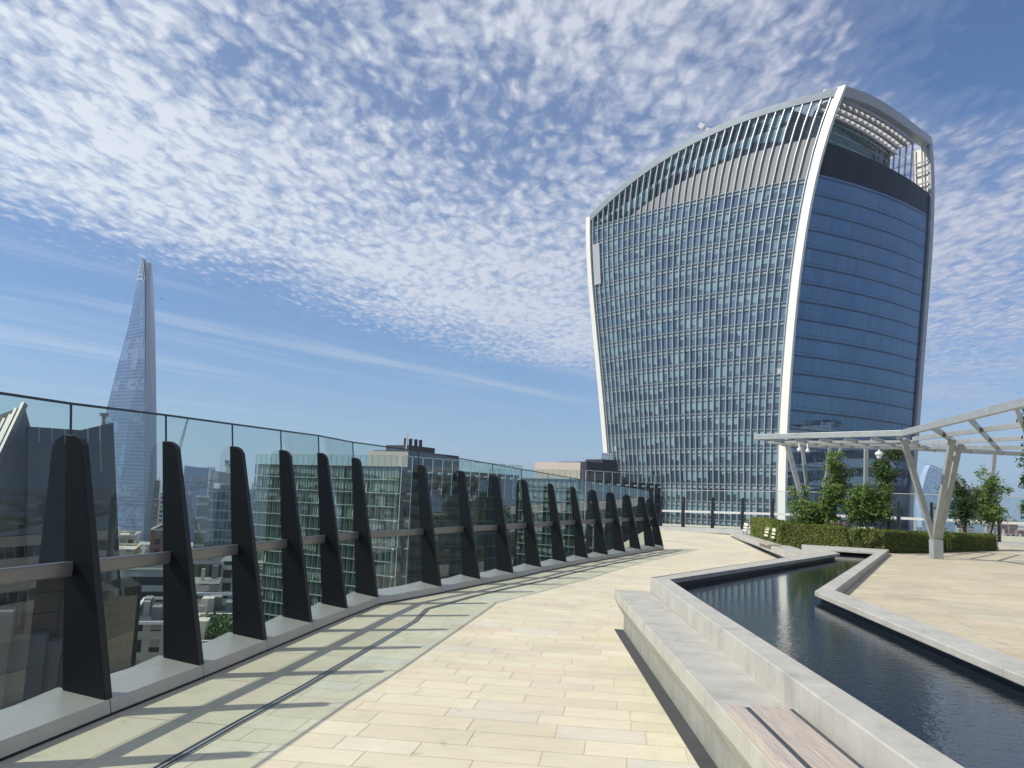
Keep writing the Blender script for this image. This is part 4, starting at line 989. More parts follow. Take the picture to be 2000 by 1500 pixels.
def green_block(label, corner, left, right, zt, z0, floors):
    """corner/left/right: ground points; long lit side corner-left, shaded side corner-right"""
    root = thing('glass_office_block', (corner.x, corner.y, z0), label, 'office building'); O = root.location
    d1, d2 = left - corner, right - corner; L1, L2 = d1.length, d2.length; d1n, d2n = d1.normalized(), d2.normalized()
    o1, o2 = Vector((-d1n.y, d1n.x, 0)), Vector((-d2n.y, d2n.x, 0))
    if o1.dot(d2n) > 0: o1 = -o1
    if o2.dot(d1n) > 0: o2 = -o2
    nb1, nb2 = int(L1 / (2.3 * KB)), int(L2 / (2.6 * KB)); FHt = 3.75 * KB; zg = zt - 3.0 * KB
    nf = floors; zb = zg - FHt * nf
    def Pz(p, z): return Vector((p.x, p.y, z))
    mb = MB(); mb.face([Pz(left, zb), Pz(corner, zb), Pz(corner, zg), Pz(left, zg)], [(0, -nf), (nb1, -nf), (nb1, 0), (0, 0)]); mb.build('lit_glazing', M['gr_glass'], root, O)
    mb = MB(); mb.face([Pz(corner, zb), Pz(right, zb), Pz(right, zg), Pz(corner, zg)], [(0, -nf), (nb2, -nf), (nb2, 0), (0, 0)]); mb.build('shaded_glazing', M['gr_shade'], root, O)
    far = left + d2
    mb = MB(); mb.face([Pz(right, zb), Pz(far, zb), Pz(far, zg), Pz(right, zg)]); mb.face([Pz(far, zb), Pz(left, zb), Pz(left, zg), Pz(far, zg)]); mb.build('rear_wall', M['roof_grey'], root, O)
    mb = MB(); k = -.02; mb.face([Pz(corner, zg + k), Pz(right, zg + k), Pz(far, zg + k), Pz(left, zg + k)]); mb.build('roof', M['roof_grey'], root, O)
    # outer glass skin: floor ledges, glass fins, parapet screen
    mb = MB()
    for f in range(nf + 1):
        z = zg - f * FHt; mb.beam(Pz(left, z) + o1 * .45 * KB - d1n * 0, Pz(corner, z) + o1 * .45 * KB, .9 * KB, .22 * KB)
    mb.build('floor_ledge', M['gr_ledge'], root, O)
    mb = MB()
    for i in range(nb1 + 1):
        p = lerp(left, corner, i / nb1) + o1 * .75 * KB; tl = d1n * rnd.uniform(-.25, .25) * KB
        for f in range(0, nf):
            z = zg - f * FHt; mb.beam(Pz(p, z - .2 * KB), Pz(p + tl, z - FHt + .3 * KB), .08 * KB, .5 * KB, up=o1)
    mb.build('glass_fins', M['gr_ledge'], root, O)['kind'] = 'stuff'
    par = MB(); par.face([Pz(left, zg + .1) + o1 * .9 * KB, Pz(corner, zg + .1) + o1 * .9 * KB, Pz(corner, zt) + o1 * .9 * KB, Pz(left, zt) + o1 * .9 * KB])
    par.face([Pz(corner, zg - 4 * KB) + o2 * .9 * KB, Pz(right, zg - 4 * KB) + o2 * .9 * KB, Pz(right, zt) + o2 * .9 * KB, Pz(corner, zt) + o2 * .9 * KB]); par.build('parapet_glass', M['glass'], root, O)
    mb = MB()
    for i in range(nb1 + 1):
        p = lerp(left, corner, i / nb1) + o1 * .9 * KB; mb.beam(Pz(p, zg), Pz(p, zt), .12 * KB, .12 * KB)
    mb.beam(Pz(left, zt) + o1 * .9 * KB, Pz(corner, zt) + o1 * .9 * KB, .10 * KB, .12 * KB); mb.build('parapet_frame', M['gr_ledge'], root, O)
    nbb = int(L2 / (3.7 * KB))
    for i in range(nbb + 1):
        mb = MB(); p = lerp(corner, right, i / nbb) + o2 * 1.0 * KB; zz = zg - 7.5 * KB if i > 1 else zb
        mb.beam(Pz(p, zz), Pz(p, zt), .22 * KB, .22 * KB)
        if i < nbb: q = lerp(corner, right, (i + .96) / nbb) + o2 * 1.0 * KB; mb.beam(Pz(p + (q - p) * .2, zt), Pz(q, zt), .22 * KB, .22 * KB)
        if i: mb.beam(Pz(p - d2n * 1.5 * KB, zg - 1.2 * KB), Pz(p, zg - 1.2 * KB), .5 * KB, .5 * KB)
        if i <= 1:
            for f in range(1, nf): mb.beam(Pz(p - d2n * 1.4 * KB, zg - f * FHt * 2), Pz(p, zg - f * FHt * 2), .4 * KB, .4 * KB)
        mb.build('screen_frame', M['gr_frame'], root, O)
    return root
ZG1 = kz(12.5)
c1, l1, r1 = onrange(781, 895, 238 * KB), onrange(505, 893, 279 * KB), onrange(1015, 913.5, 274 * KB)
for p in (c1, l1, r1): p.z = 0
green_block('nearer green glass office block with lit fins, seen through the left balustrade', c1, l1, r1, ZG1, -70, 30)
c2, l2, r2 = onrange(1141, 921.5, 285 * KB), onrange(960, 916, 308 * KB), onrange(1290, 932, 306 * KB)
for p in (c2, l2, r2): p.z = 0
green_block('farther green glass office block between the nearer one and the curved tower', c2, l2, r2, kz(12.4), -70, 30)
def plant_room(label, name, cpx, pxs, rr, z0, zt, m, depth=14, extra=None):
    """roof plant box standing on an office roof, front edge from px0 to px1"""
    a, b = onrange(pxs[0], 890, rr[0] * KB), onrange(pxs[1], 890, rr[1] * KB); a.z = b.z = 0
    d = (b - a).normalized(); n = Vector((-d.y, d.x, 0)); n = n if n.y > 0 else -n
    o = tag_mb = MB(); o.prism([a, b, b + n * depth * KB, a + n * depth * KB], kz(z0), kz(zt))
    return o, a, b, n
mb, *_ = plant_room('', '', 0, (720, 797), (262, 256), 9.3, 14.6, None); tag(mb.build('plant_room', M['plant_pink'], None, onrange(760, 885, 258 * KB)), 'pinkish concrete plant room on the nearer green glass block', 'plant room')
mb, a, b, n = plant_room('', '', 0, (797.5, 896), (256, 276), 9.3, 15.0, None)
pr = mb.build('plant_room', M['plant_dark'], None, a); tag(pr, 'dark stepped plant room with four flues on the nearer green glass block', 'plant room')
mb = MB(); q = lerp(a, b, .50); mb.prism([a, q, q + n * 9 * KB, a + n * 9 * KB], kz(15.0), kz(16.6)); mb.build('upper_box', M['plant_dark'], pr, a)
for t in (.03, .12, .22, .31):
    mb = MB(); p = lerp(a, b, t) + n * 2 * KB; mb.tube([(p.x, p.y, kz(16.5)), (p.x, p.y, kz(18.8))], .55 * KB, 10); mb.build('flue', M['dark_metal'], pr, a)
mb = MB(); p = a + n * 1 * KB; mb.tube([(p.x, p.y, kz(15)), (p.x, p.y, kz(19.6))], .15 * KB, 6); mb.box((p.x, p.y, kz(19.5)), .5, .5, .5); mb.build('mast', M['white'], pr, a)
mb, a, b, n = plant_room('', '', 0, (1045, 1146), (318, 305), 9.3, 16.0, None, 20); tag(mb.build('plant_room', M['plant_pink'], None, a), 'long pinkish concrete plant room on the farther green glass block', 'plant room')
mb, a, b, n = plant_room('', '', 0, (1146.5, 1207), (304, 315), 9.3, 16.3, None, 16); pr = tag(mb.build('plant_room', M['plant_dark'], None, a), 'dark plant room with shiny flues beside the foot of the tower edge', 'plant room')
mb = MB(); p, q = lerp(a, b, .5), lerp(a, b, .98); mb.prism([p, q, q + n * 9 * KB, p + n * 9 * KB], kz(16.3), kz(17.6)); mb.build('upper_box', M['plant_dark'], pr, a)
M['chrome'] = simple('polished_steel_flue', (.75, .75, .75), .15, 1, .03)
for t in (.58, .66, .74, .82, .9):
    mb = MB(); p = lerp(a, b, t) + n * 2 * KB; mb.tube([(p.x, p.y, kz(17.5)), (p.x, p.y, kz(19.3))], .45 * KB, 10); mb.tube([(p.x, p.y, kz(19.3)), (p.x, p.y, kz(20.2))], [.62 * KB, .35 * KB], 10); mb.build('flue', M['chrome'], pr, a)

# ------------------------------------------------------------------ city: generic builder
def block(name, label, cat, px0, px1, D, ztop, m_wall, m_roof, depth=None, zb=-70, yaw=0.0, parapet=None, extras=0, group=None):
    """building whose front spans pixel columns px0..px1 (at the height of its roof) at distance D"""
    a = atd(px0, 975, D); b = atd(px1, 975, D); a.z = b.z = 0
    w = (b - a).length; depth = depth or w * .8; c = (a + b) / 2
    az_ = math.atan2(c.x, c.y)
    if az_ < 0: yaw -= az_ * .8
    d = Matrix.Rotation(yaw, 3, 'Z') @ (b - a).normalized(); n = Vector((-d.y, d.x, 0))
    P4 = [c - d * w / 2, c + d * w / 2, c + d * w / 2 + n * depth, c - d * w / 2 + n * depth]
    root = thing(name, (c.x, c.y, zb), label, cat, group); O = root.location
    mb = MB(); u = 0
    for i in range(4):
        p, q = P4[i], P4[(i + 1) % 4]; L = (q - p).length
        mb.face([(p.x, p.y, zb), (q.x, q.y, zb), (q.x, q.y, ztop), (p.x, p.y, ztop)], [(u, zb), (u + L, zb), (u + L, ztop), (u, ztop)]); u += L
    mb.build('walls', m_wall, root, O)
    mb = MB(); z = ztop - (.7 if parapet else .0); mb.face([(p.x, p.y, z) for p in P4]); mb.build('roof', m_roof, root, O)
    if parapet:
        mb = MB()
        for i in range(4): mb.beam(Vector((*P4[i][:2], ztop)), Vector((*P4[(i + 1) % 4][:2], ztop)), .5, .5)
        mb.build('parapet', parapet, root, O)
    for k in range(extras):
        mb = MB(); s = rnd.uniform(.08, .2); p = c + d * w * rnd.uniform(-.35, .35) + n * depth * rnd.uniform(.15, .8)
        mb.box((p.x, p.y, z), w * s, depth * s * .8, rnd.uniform(1.2, 3), math.atan2(d.y, d.x)); mb.build('roof_box', M['roof_grey'] if k % 3 else M['roof_pale'], root, O)
    return root, P4, d, n
F = dict(
    brick=facade('brick_facade', (.26, .13, .08), (.02, .025, .03), (.3, .28, .25), 3.2, 3.4, .45, .42),
    cream=facade('cream_facade', (.52, .47, .36), (.03, .035, .04), (.4, .38, .32), 3.0, 3.3, .4, .4),
    stone=facade('stone_facade', (.40, .37, .31), (.025, .03, .035), (.35, .33, .28), 2.8, 3.4, .42, .38),
    band=facade('banded_office_facade', (.36, .38, .37), (.012, .018, .02), (.12, .15, .15), 60, 3.6, .0, .42, blind_p=.15),
    glassy=facade('pale_glass_facade', (.30, .36, .38), (.10, .14, .16), (.25, .31, .32), 1.6, 3.7, .12, .2),
    grid=facade('white_grid_facade', (.62, .62, .6), (.03, .035, .04), (.3, .3, .3), 3.2, 3.4, .3, .35),
    blue=facade('blue_glass_facade', (.12, .2, .36), (.06, .11, .22), (.12, .2, .34), 2.0, 3.8, .06, .12),
    slat=facade('louvred_cream_facade', (.50, .47, .38), (.16, .15, .12), (.5, .47, .4), 40, 4.6, .0, .2, gloss=.5, blind_p=0),
    dark=facade('dark_column_facade', (.10, .09, .08), (.02, .022, .025), (.10, .09, .08), 2.6, 12, .4, .1, blind_p=.1),
    far=facade('distant_facade', (.42, .40, .37), (.10, .11, .13), (.4, .4, .4), 4, 3.6, .4, .45))
# ---- the granite office with gables, close by on the left
def granite_office():
    D = 46
    G = facade('granite_facade', (.13, .105, .09), (.010, .012, .014), (.05, .05, .05), 3.6, 4.2, .50, .42, course=1.05, blind_p=.1)
    slate = simple('dark_zinc_cladding', (.052, .057, .060), .5, .3, .08, .5)
    rib = simple('pale_standing_seam', (.30, .29, .27), .5, .3, .08, .8)
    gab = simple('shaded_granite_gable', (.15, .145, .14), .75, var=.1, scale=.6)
    root = thing('granite_office', Vector((atd(60, 1000, D).x, D, -70)), 'dark granite office with a pointed gable and zinc screens, close behind the left balustrade', 'office building'); O = root.location
    a = lambda x, y, d=D: atd(x, y, d)
    # gable
    mb = MB(); g = [a(-70, 1010), a(75, 1010), a(60, 836), a(48, 792), a(0, 893), a(-70, 1005)]
    g = [a(-70, 1010, 41.5), a(75, 1010, 45.6), a(60, 836, 45.2), a(48, 792, 44.8), a(0, 893, 43.5), a(-70, 1005, 41.5)]; k = Vector((-7.0, 9, 0)); mb.face(g); mb.face([p + k for p in g])
    mb.face([g[2], g[3], g[3] + k, g[2] + k]); mb.face([g[1], g[2], g[2] + k, g[1] + k]); mb.build('gable', gab, root, O)
    sl_ = (g[4] - g[3]) * 1.9; rd = [g[3], a(34, 803, 46.2), a(23, 815, 47.6), a(11, 822.5, 49), a(-6, 828, 50.4)]
    mb = MB()
    for p, q in zip(rd, rd[1:]): mb.face([p, p + sl_, q + sl_, q])
    mb.build('roof', rib, root, O)
    mb = MB()
    for p in rd: mb.beam(p + Vector((0, 0, .10)), p + sl_ + Vector((0, 0, .10)), .16, .34)
    mb.build('roof_rib', rib, root, O)
    # zinc screens
    mb = MB(); A_, B_, C_ = a(55, 833, D - 3), a(158, 840, D), a(221.5, 825, D + .8)
    lo = lambda x, y, d: a(x, y, d)
    A0, B0, C0 = lo(52, 1120, D - 3), lo(160, 1120, D), lo(236, 1150, D + .8)
    mb.face([A0, B0, B_, A_]); mb.face([B0, C0, C_, B_]); kk = Vector((-.8, 1.2, 0)); mb.face([C0, C0 + kk, C_ + kk, C_]); mb.face([A_, B_, B_ + kk, A_ + kk]); mb.face([B_, C_, C_ + kk, B_ + kk])
    mb.face([A0 + kk, A_ + kk, B_ + kk, B0 + kk]); mb.face([B0 + kk, B_ + kk, C_ + kk, C0 + kk]); mb.build('zinc_screen', slate, root, O)
    mb = MB()
    for x, t0 in ((77, .21), (101.5, .44), (127, .69)):
        p = lerp(A_, B_, t0); q = lerp(A0, B0, t0); mb.beam(p + Vector((0, -.06, -.02)), lerp(p, q, .10) + Vector((0, -.06, 0)), .07, .05)
    for t0, l in ((.24, .10), (.60, .30)):
        p = lerp(B_, C_, t0); q = lerp(B0, C0, t0); mb.beam(p + Vector((0, -.08, -.02)), lerp(p, q, l) + Vector((0, -.08, 0)), .07, .05)
    mb.build('screen_seam', rib, root, O)
    mb = MB(); p = a(203, 813, D + 6); mb.tube([p, p + Vector((0, 0, -1.5))], .12, 8); mb.tube([p, p + Vector((0, 0, .18))], [.26, .30], 8); mb.build('vent_cowl', rib, root, O)
    # main stone walls below, stepped
    mb = MB()
    def wall(p, q, z0, z1):
        L = (q - p).length; mb.face([(p.x, p.y, z0), (q.x, q.y, z0), (q.x, q.y, z1), (p.x, p.y, z1)], [(0, z0), (L, z0), (L, z1), (0, z1)])
    x = [a(-260, 1000, D - 4.8), a(70, 1000, D - .8), a(74, 1000, D - 1.6), a(140, 1000, D + .2), a(196, 1000, D + 2.2)]
    for p, q in zip(x, x[1:]): wall(p, q, -70, .1)
    wall(x[-1], x[-1] + Vector((-15, 25, 0)), -70, .1); mb.face([(p.x, p.y, .1) for p in x] + [(x[-1].x - 15, x[-1].y + 25, .1), (x[0].x - 10, x[0].y + 25, .1)])
    mb.build('stone_wall', G, root, O)
    mb = MB()
    for p, q in zip(x, x[1:]):
        for z in (-7.2, -11.5): mb.beam(Vector((p.x, p.y - .2, z)), Vector((q.x, q.y - .2, z)), .7, .6)
    mb.build('string_course', gab, root, O)
    for xx, w in ((18, 1.6), (80, 2.0), (100, 2.4), (150, 1.6)):
        mb = MB(); p = a(xx, 1000, D - 2.6 + xx * .018); mb.box((p.x, p.y, -70), w, 2.4, 65.5 - .02 * xx, .42); mb.build('pier', gab, root, O)
    return root
granite_office()
# lit coursed stone buttress wall seen low through the second bay
def buttress():
    m, T, out = mat('coursed_limestone'); u, v = T.sep(uvco(T))[:2]; co = objco(T)
    cv = T.math('FRACT', T.math('DIVIDE', v, .95)); cu = T.math('FRACT', T.math('ADD', T.math('DIVIDE', u, 1.9), T.math('MULTIPLY', T.math('FLOOR', T.math('DIVIDE', v, .95)), .5)))
    n = T.noise(co, .9, 5, .65); c = T.mix(n, (.13, .12, .09), (.20, .185, .14)); c = T.mix(T.math('MAXIMUM', T.math('LESS_THAN', cv, .05), T.math('LESS_THAN', cu, .03)), c, (.07, .065, .05)); bsdf(T, out, c, .8, 0, .2)
    D = 60; a = lambda x, y, d=D: atd(x, y, d)
    p = [a(196, 1156), a(277, 1143), a(262, 1330), a(204, 1345)]
    mb = MB(); k = Vector((-3.6, 6, 0)); mb.face([p[3], p[2], p[1], p[0]], [(0, 0), (4, 0), (4.6, 9), (0, 9)]); mb.face([p[0], p[1], p[1] + k, p[0] + k], [(0, 0), (3, 0), (3, 4), (0, 4)]); mb.face([p[1], p[2], p[2] + k, p[1] + k], [(0, 9), (0, 0), (4, 0), (4, 9)])
    tag(mb.build('stone_buttress', m, None, (p[0] + p[2]) / 2), 'tapering coursed stone buttress low beyond the second pane of the balustrade', 'buttress')
buttress()
# ---- rooftops and streets between the granite office and the green block
def rt(y, D, x=300): return atd(x, y, D).z
block('flat_roof_building', 'low building with a dark flat roof and white edged roof boxes below the second pane', 'building', 272, 352, 145, rt(1217, 145), F['stone'], M['roof_dark'], 33, parapet=M['white'], extras=5)
block('terraced_block', 'cream terraced block with pale roof decks left of the brick columns', 'building', 222, 268, 340, rt(1048, 340), F['cream'], M['roof_pale'], 30, parapet=M['cream'], extras=2)
block('terraced_block', 'lower cream block with a pale roof terrace in front of the needle skyscraper', 'building', 215, 270, 300, rt(1076, 300), F['cream'], M['roof_pale'], 30, parapet=M['cream'], extras=1)
block('brick_building', 'orange brick building with tall columns left of the second fin post', 'building', 303, 345, 300, rt(1034, 300), F['brick'], M['roof_dark'], 40, parapet=M['cream'], extras=1)
block('brick_building', 'small red brick house roof high up near the far bank', 'building', 300, 318, 700, rt(975, 700), F['brick'], M['roof_grey'], 20)
block('white_building', 'small white building beside the red brick roof far off', 'building', 312, 330, 650, rt(962, 650), F['grid'], M['roof_pale'], 20, extras=1)
block('dark_tower', 'slim dark tower just right of the needle skyscraper base', 'building', 298.5, 308, 800, rt(938, 800), F['dark'], M['roof_dark'], 12, extras=1)
block('banded_office', 'office with dark and pale horizontal bands low behind the second pane', 'building', 258, 350, 220, rt(1112, 220), F['band'], M['roof_dark'], 25, parapet=M['cream'], extras=2)
block('louvred_tower', 'slim cream louvred tower between the second and third fin posts', 'building', 386, 407, 290, rt(966, 290), F['slat'], M['roof_grey'], 8, yaw=.08, parapet=M['gr_frame'])
block('glass_block', 'pale grey glass block behind the third fin post', 'building', 408, 507, 330, rt(949, 330), F['glassy'], M['roof_grey'], 40, extras=2)
block('glass_block', 'flat topped blue glass tower left of the louvred tower', 'building', 356, 402, 820, rt(909, 820), F['blue'], M['roof_grey'], 20)
hb, P4, d_, n_ = block('concrete_tower', 'grey concrete tower with prongs on its roof beside the blue glass tower', 'building', 402, 414, 990, rt(917, 990), F['stone'], M['roof_grey'], 10)
mb = MB()
for t in (.1, .5, .9):
    p = lerp(P4[0], P4[1], t); mb.beam(Vector((p.x, p.y, rt(917, 990))), Vector((p.x, p.y, rt(908, 990))), 1.6, 1.6)
mb.build('roof_prong', M['roof_grey'], hb, hb.location)
block('dark_office', 'dark columned office below the handrail between the second and third posts', 'building', 374, 441, 230, rt(1098, 230), F['dark'], M['roof_dark'], 30, extras=1)
block('white_grid_block', 'white gridded block below the handrail just left of the third post', 'building', 442, 475, 235, rt(1090, 235), F['grid'], M['roof_grey'], 30)
block('street_block', 'pale arcaded block low between the second and third posts', 'building', 372, 440, 185, rt(1136, 185), F['stone'], M['roof_grey'], 14, extras=2)
block('flat_roof_building', 'low flat roof with white railings between the second and third posts', 'building', 372, 500, 130, rt(1196, 130), F['stone'], M['roof_dark'], 26, parapet=M['white'], extras=5)
block('garden_roof_building', 'low roof with green planting near the foot of the third post', 'building', 380, 520, 100, rt(1250, 100), F['stone'], M['roof_dark'], 22, parapet=M['roof_pale'], extras=2)
gr = MB()
for _ in range(500):
    p = atd(rnd.uniform(400, 500), 1220, rnd.uniform(103, 119)); p.z = rt(1250, 100) - .3 + rnd.uniform(0, 1.0); leaf_quad(gr, p, rnd.uniform(.3, .6))
o = tag(gr.build('roof_planting', M['leaf_dark'], None, (atd(450, 1220, 110).x, 110, rt(1250, 100))), 'bushy planting on the low roof near the third post', 'plants')
block('street_block', 'brownish block with many windows left of the green glass block base', 'building', 478, 540, 200, rt(1120, 200), F['stone'], M['roof_grey'], 30)
def eye_tower():      # black and white tower with three round openings at its top
    D = 2000; a = lambda x, y: atd(x, y, D); c = a(446, 950)
    o = thing('turbine_tower', (c.x, D, -80), 'distant black and white tower with round openings in its top, left of the third post', 'tower')
    mb = MB(); l, r = a(436.5, 945), a(457, 945)
    mb.hexa([(l.x, D, -80), (r.x, D, -80), (r.x, D + 25, -80), (l.x, D + 25, -80)], [(a(439, 0).x * 0 + l.x + 2.5, D, a(440, 905).z), (r.x, D, a(455, 928).z), (r.x, D + 25, a(455, 928).z), (l.x + 2.5, D + 25, a(440, 905).z)]); mb.build('body', F['grid'], o, o.location)
    mb = MB(); p, q = a(439.5, 899), a(459, 906); mb.beam(Vector((p.x, D + 12, p.z)), Vector((q.x, D + 12, q.z)), 24, 2.5)
    for x, y in ((443.5, 906.5), (449.5, 909.5), (455.5, 913)):
        c_ = a(x, y); r_ = 3.6; pts = [Vector((c_.x + r_ * math.cos(t * math.pi / 6), D + 4, c_.z + r_ * math.sin(t * math.pi / 6))) for t in range(13)]; mb.tube(pts, .8, 6)
    p, q = a(440, 899), a(440.5, 912); mb.beam(Vector((p.x, D + 12, p.z)), Vector((q.x, D + 12, q.z)), 24, 2)
    mb.hexa([Vector((a(446, 0).x, D - .5, a(446, 945).z)), Vector((r.x, D - .5, a(446, 945).z)), Vector((r.x, D + 2, a(446, 945).z)), Vector((a(446, 0).x, D + 2, a(446, 945).z))], [Vector((a(446, 0).x, D - .5, a(446, 912).z)), Vector((r.x, D - .5, a(455, 926).z)), Vector((r.x, D + 2, a(455, 926).z)), Vector((a(446, 0).x, D + 2, a(446, 912).z))])
    mb.build('crown', M['dark_metal'], o, o.location)
eye_tower()
def tower_crane():
    D = 700; a = lambda x, y: atd(x, y, D); o = thing('tower_crane', (a(352, 880).x, D, -60), 'thin luffing tower crane jib above the blue glass tower', 'crane')
    mb = MB(); b0, b1 = a(351.5, 873), a(367, 817)
    for s in (-1, 1): mb.beam(b0 + Vector((s * .9, 0, 0)), b1 + Vector((s * .4, 0, 0)), .45, .45)
    for k in range(14):
        t = k / 14; mb.beam(lerp(b0, b1, t) + Vector((-.9 + .5 * t, 0, 0)), lerp(b0, b1, t + 1 / 14) + Vector((.9 - .5 * t, 0, 0)), .2, .2)
    mb.build('jib', M['dark_metal'], o, o.location)
    mb = MB(); mb.beam(b0, Vector((b0.x, D, -60)), 1.5, 1.5); mb.build('mast', M['dark_metal'], o, o.location)
tower_crane()
def bulge_tower():    # far right glass tower with a slanted, shining top
    D = 1250; a = lambda x, y: atd(x, y, D); o = thing('bulging_tower', (a(1822, 1000).x, D, -80), 'distant pale blue glass tower with a slanted shining top, behind the forked column', 'tower')
    L = [(1801, 1030), (1799, 985), (1801.5, 955), (1809, 925), (1817.5, 907)]; Rr = [(1866, 1030), (1868, 985), (1866, 955), (1860, 935), (1846, 918)]
    mb = MB(); dp = 24
    for i in range(4):
        p, q, r, s = a(*L[i]), a(*Rr[i]), a(*Rr[i + 1]), a(*L[i + 1]); k = Vector((4, dp, 0)); w = (q - p).length
        mb.face([p, q, r, s], [(0, p.z), (w, q.z), (w, r.z), (0, s.z)]); mb.face([q, q + k, r + k, r], [(0, q.z), (dp, q.z), (dp, r.z), (0, r.z)]); mb.face([p + k, p, s, s + k]); mb.face([q + k, p + k, s + k, r + k])
    p, q = a(*L[0]), a(*Rr[0]); mb.face([(p.x, D, -80), (q.x, D, -80), q, p], [(0, -80), (60, -80), (60, q.z), (0, p.z)]); mb.build('glass_body', F['bulge'], o, o.location)
    mb = MB(); s, r = a(*L[4]), a(*Rr[4]); s0, r0 = a(1816, 911), a(1847, 924); mb.face([s0 + Vector((0, -.3, 0)), r0 + Vector((0, -.3, 0)), r + Vector((0, 2, 0)), s + Vector((0, 2, 0))]); mb.face([s, r, r + Vector((4, dp, 2)), s + Vector((4, dp, 2))]); mb.build('crown', M['white'], o, o.location)  # bright highlight on the slanted top painted as white faces
F['bulge'] = facade('bulging_tower_facade', (.30, .42, .58), (.16, .27, .42), (.35, .46, .58), 2.2, 3.8, .15, .2, blind_p=.5)
bulge_tower()
# ---- far skyline, a strip of small buildings, more of them as one mass
SK = [(1938, 1952, 900, 1022, 'stone'), (1953, 1966, 800, 1024, 'brick'), (1970, 1988, 1000, 1017, 'brick'), (1986, 2000, 700, 1036, 'brick'), (1960, 1984, 520, 1043, 'cream'), (2000, 2030, 900, 1021, 'far'), (1940, 1958, 560, 1048, 'grid'), (1880, 1900, 1000, 1017, 'far'), (1870, 1878, 900, 1020, 'cream'), (1788, 1800, 1300, 1014, 'far'), (1990, 2012, 450, 1050, 'stone'), (1965, 1978, 430, 1052, 'glassy')]
nm = ['grey stone block on the right skyline next to the last tree', 'reddish block on the right skyline left of the domed one', 'reddish brown building with a low dome on the right skyline', 'orange brick building low beyond the right handrail', 'long cream building just under the right handrail', 'far grey block at the right edge of the skyline', 'white gridded block low beyond the right handrail by the hedge end', 'far grey block seen between the two right climbers', 'small cream block behind the climber by the forked column', 'far grey block left of the bulging tower', 'stone block low at the right edge beneath the handrail', 'pale glass block low right beyond the sill']
for (x0, x1, D, y, k), l in zip(SK, nm):
    r_, P4, d_, n_ = block('skyline_building', l, 'building', x0, x1, D, atd((x0 + x1) / 2, y, D).z, F[k], M['roof_grey'] if k != 'cream' else M['roof_pale'], extras=1)
    if 'dome' in l:
        mb = MB(); c = (P4[0] + P4[2]) / 2; z = atd(1979, 1017, D).z; mb.lathe((c.x, c.y, z), [(4, 0), (3.4, 1.8), (2, 3), (0, 3.6)]); mb.build('dome', M['roof_grey'], r_, r_.location)
mass = MB()
def massbox(x, y, w, d, h, rot):
    ca, sa = math.cos(rot), math.sin(rot); p = [Vector((x + ca * a * w - sa * b * d, y + sa * a * w + ca * b * d, 0)) for a, b in ((-.5, -.5), (.5, -.5), (.5, .5), (-.5, .5))]
    for i in range(4):
        q, r = p[i], p[(i + 1) % 4]; L = (r - q).length; mass.face([(q.x, q.y, -72), (r.x, r.y, -72), (r.x, r.y, h), (q.x, q.y, h)], [(0, -72), (L, -72), (L, h), (0, h)])
    mass.face([(q.x, q.y, h) for q in p], [(.1, .1)] * 4)
for _ in range(900):
    az = R(rnd.uniform(-40, 48)); r = rnd.uniform(380, 3800) ** 1.0; x, y = r * math.sin(az), r * math.cos(az)
    if az < R(27) and r < 620 and az > R(-2): continue
    if az < R(-8) and r < 420: continue
    if R(-27) < az < R(-21) and 800 < r < 1050: continue
    h = -72 + rnd.uniform(10, 26) + (rnd.random() < .12) * rnd.uniform(5, 26)
    massbox(x, y, rnd.uniform(18, 60), rnd.uniform(15, 40), h, rnd.uniform(-.6, .6))
o = mass.build('distant_city', F['far']); o['kind'] = 'stuff'
# ---- ground, hills
mb = MB(); mb.face([(-9000, -300, -72), (9000, -300, -72), (9000, 11000, -72), (-9000, 11000, -72)]); struct(mb.build('ground', simple('city_ground', (.10, .105, .10), .9, var=.35, scale=.01)))
mb = MB(); N = 60
for row, (rr, hh) in enumerate(((6500, 6), (8000, 16))):
    pr_ = []
    for i in range(N + 1):
        az = R(lerp(-50, 50, i / N)); h = hh + 10 * math.sin(i * .37 + row) + 6 * math.sin(i * .91 + 2 * row) - (14 if i > 30 else 0) + rnd.uniform(-2, 2); pr_.append((Vector((rr * math.sin(az), rr * math.cos(az), 0)), h))
    for (p, h), (q, g) in zip(pr_, pr_[1:]):
        mb.face([(p.x * .88, p.y * .88, -72), (q.x * .88, q.y * .88, -72), (q.x, q.y, g), (p.x, p.y, h)]); mb.face([(p.x, p.y, h), (q.x, q.y, g), (q.x * 1.12, q.y * 1.12, -72), (p.x * 1.12, p.y * 1.12, -72)])
struct(mb.build('hills', simple('wooded_hills', (.05, .075, .04), .9, var=.3, scale=.01)))
# ---- the building this terrace crowns, and the offices across the street behind (they show in the mirror glass)
own = thing('terrace_building', (10, 25, -70), 'the building under the roof terrace, white banded facade below the floor edge', 'building')
q_ = [posts[0][0] + Vector((-.55, -6, 0)), posts[8][0] + Vector((-.6, 0, 0)), posts[-1][0] + Vector((-.55, .2, 0)), FA + Vector((-.4, .3, 0)), FB + fd * 12 + Vector((.2, .5, 0)), V2(62, -8)]
mb = MB(); u = 0
for i in range(len(q_)):
    p, q = q_[i], q_[(i + 1) % len(q_)]; L = (q - p).length; mb.face([(p.x, p.y, -70), (q.x, q.y, -70), (q.x, q.y, -.05), (p.x, p.y, -.05)], [(u, -70), (u + L, -70), (u + L, 0), (u, 0)]); u += L
mb.build('walls', facade('own_banded_facade', (.6, .6, .58), (.02, .025, .03), (.2, .2, .2), 3, 3.8, .05, .45), own, own.location)
ro = thing('street_office', (30, -70, -70), 'white and dark banded offices across the street behind the terrace', 'office building')
fb_ = facade('rear_banded_facade', (.66, .67, .66), (.02, .025, .03), (.15, .17, .18), 3.0, 5.4, .06, .48)
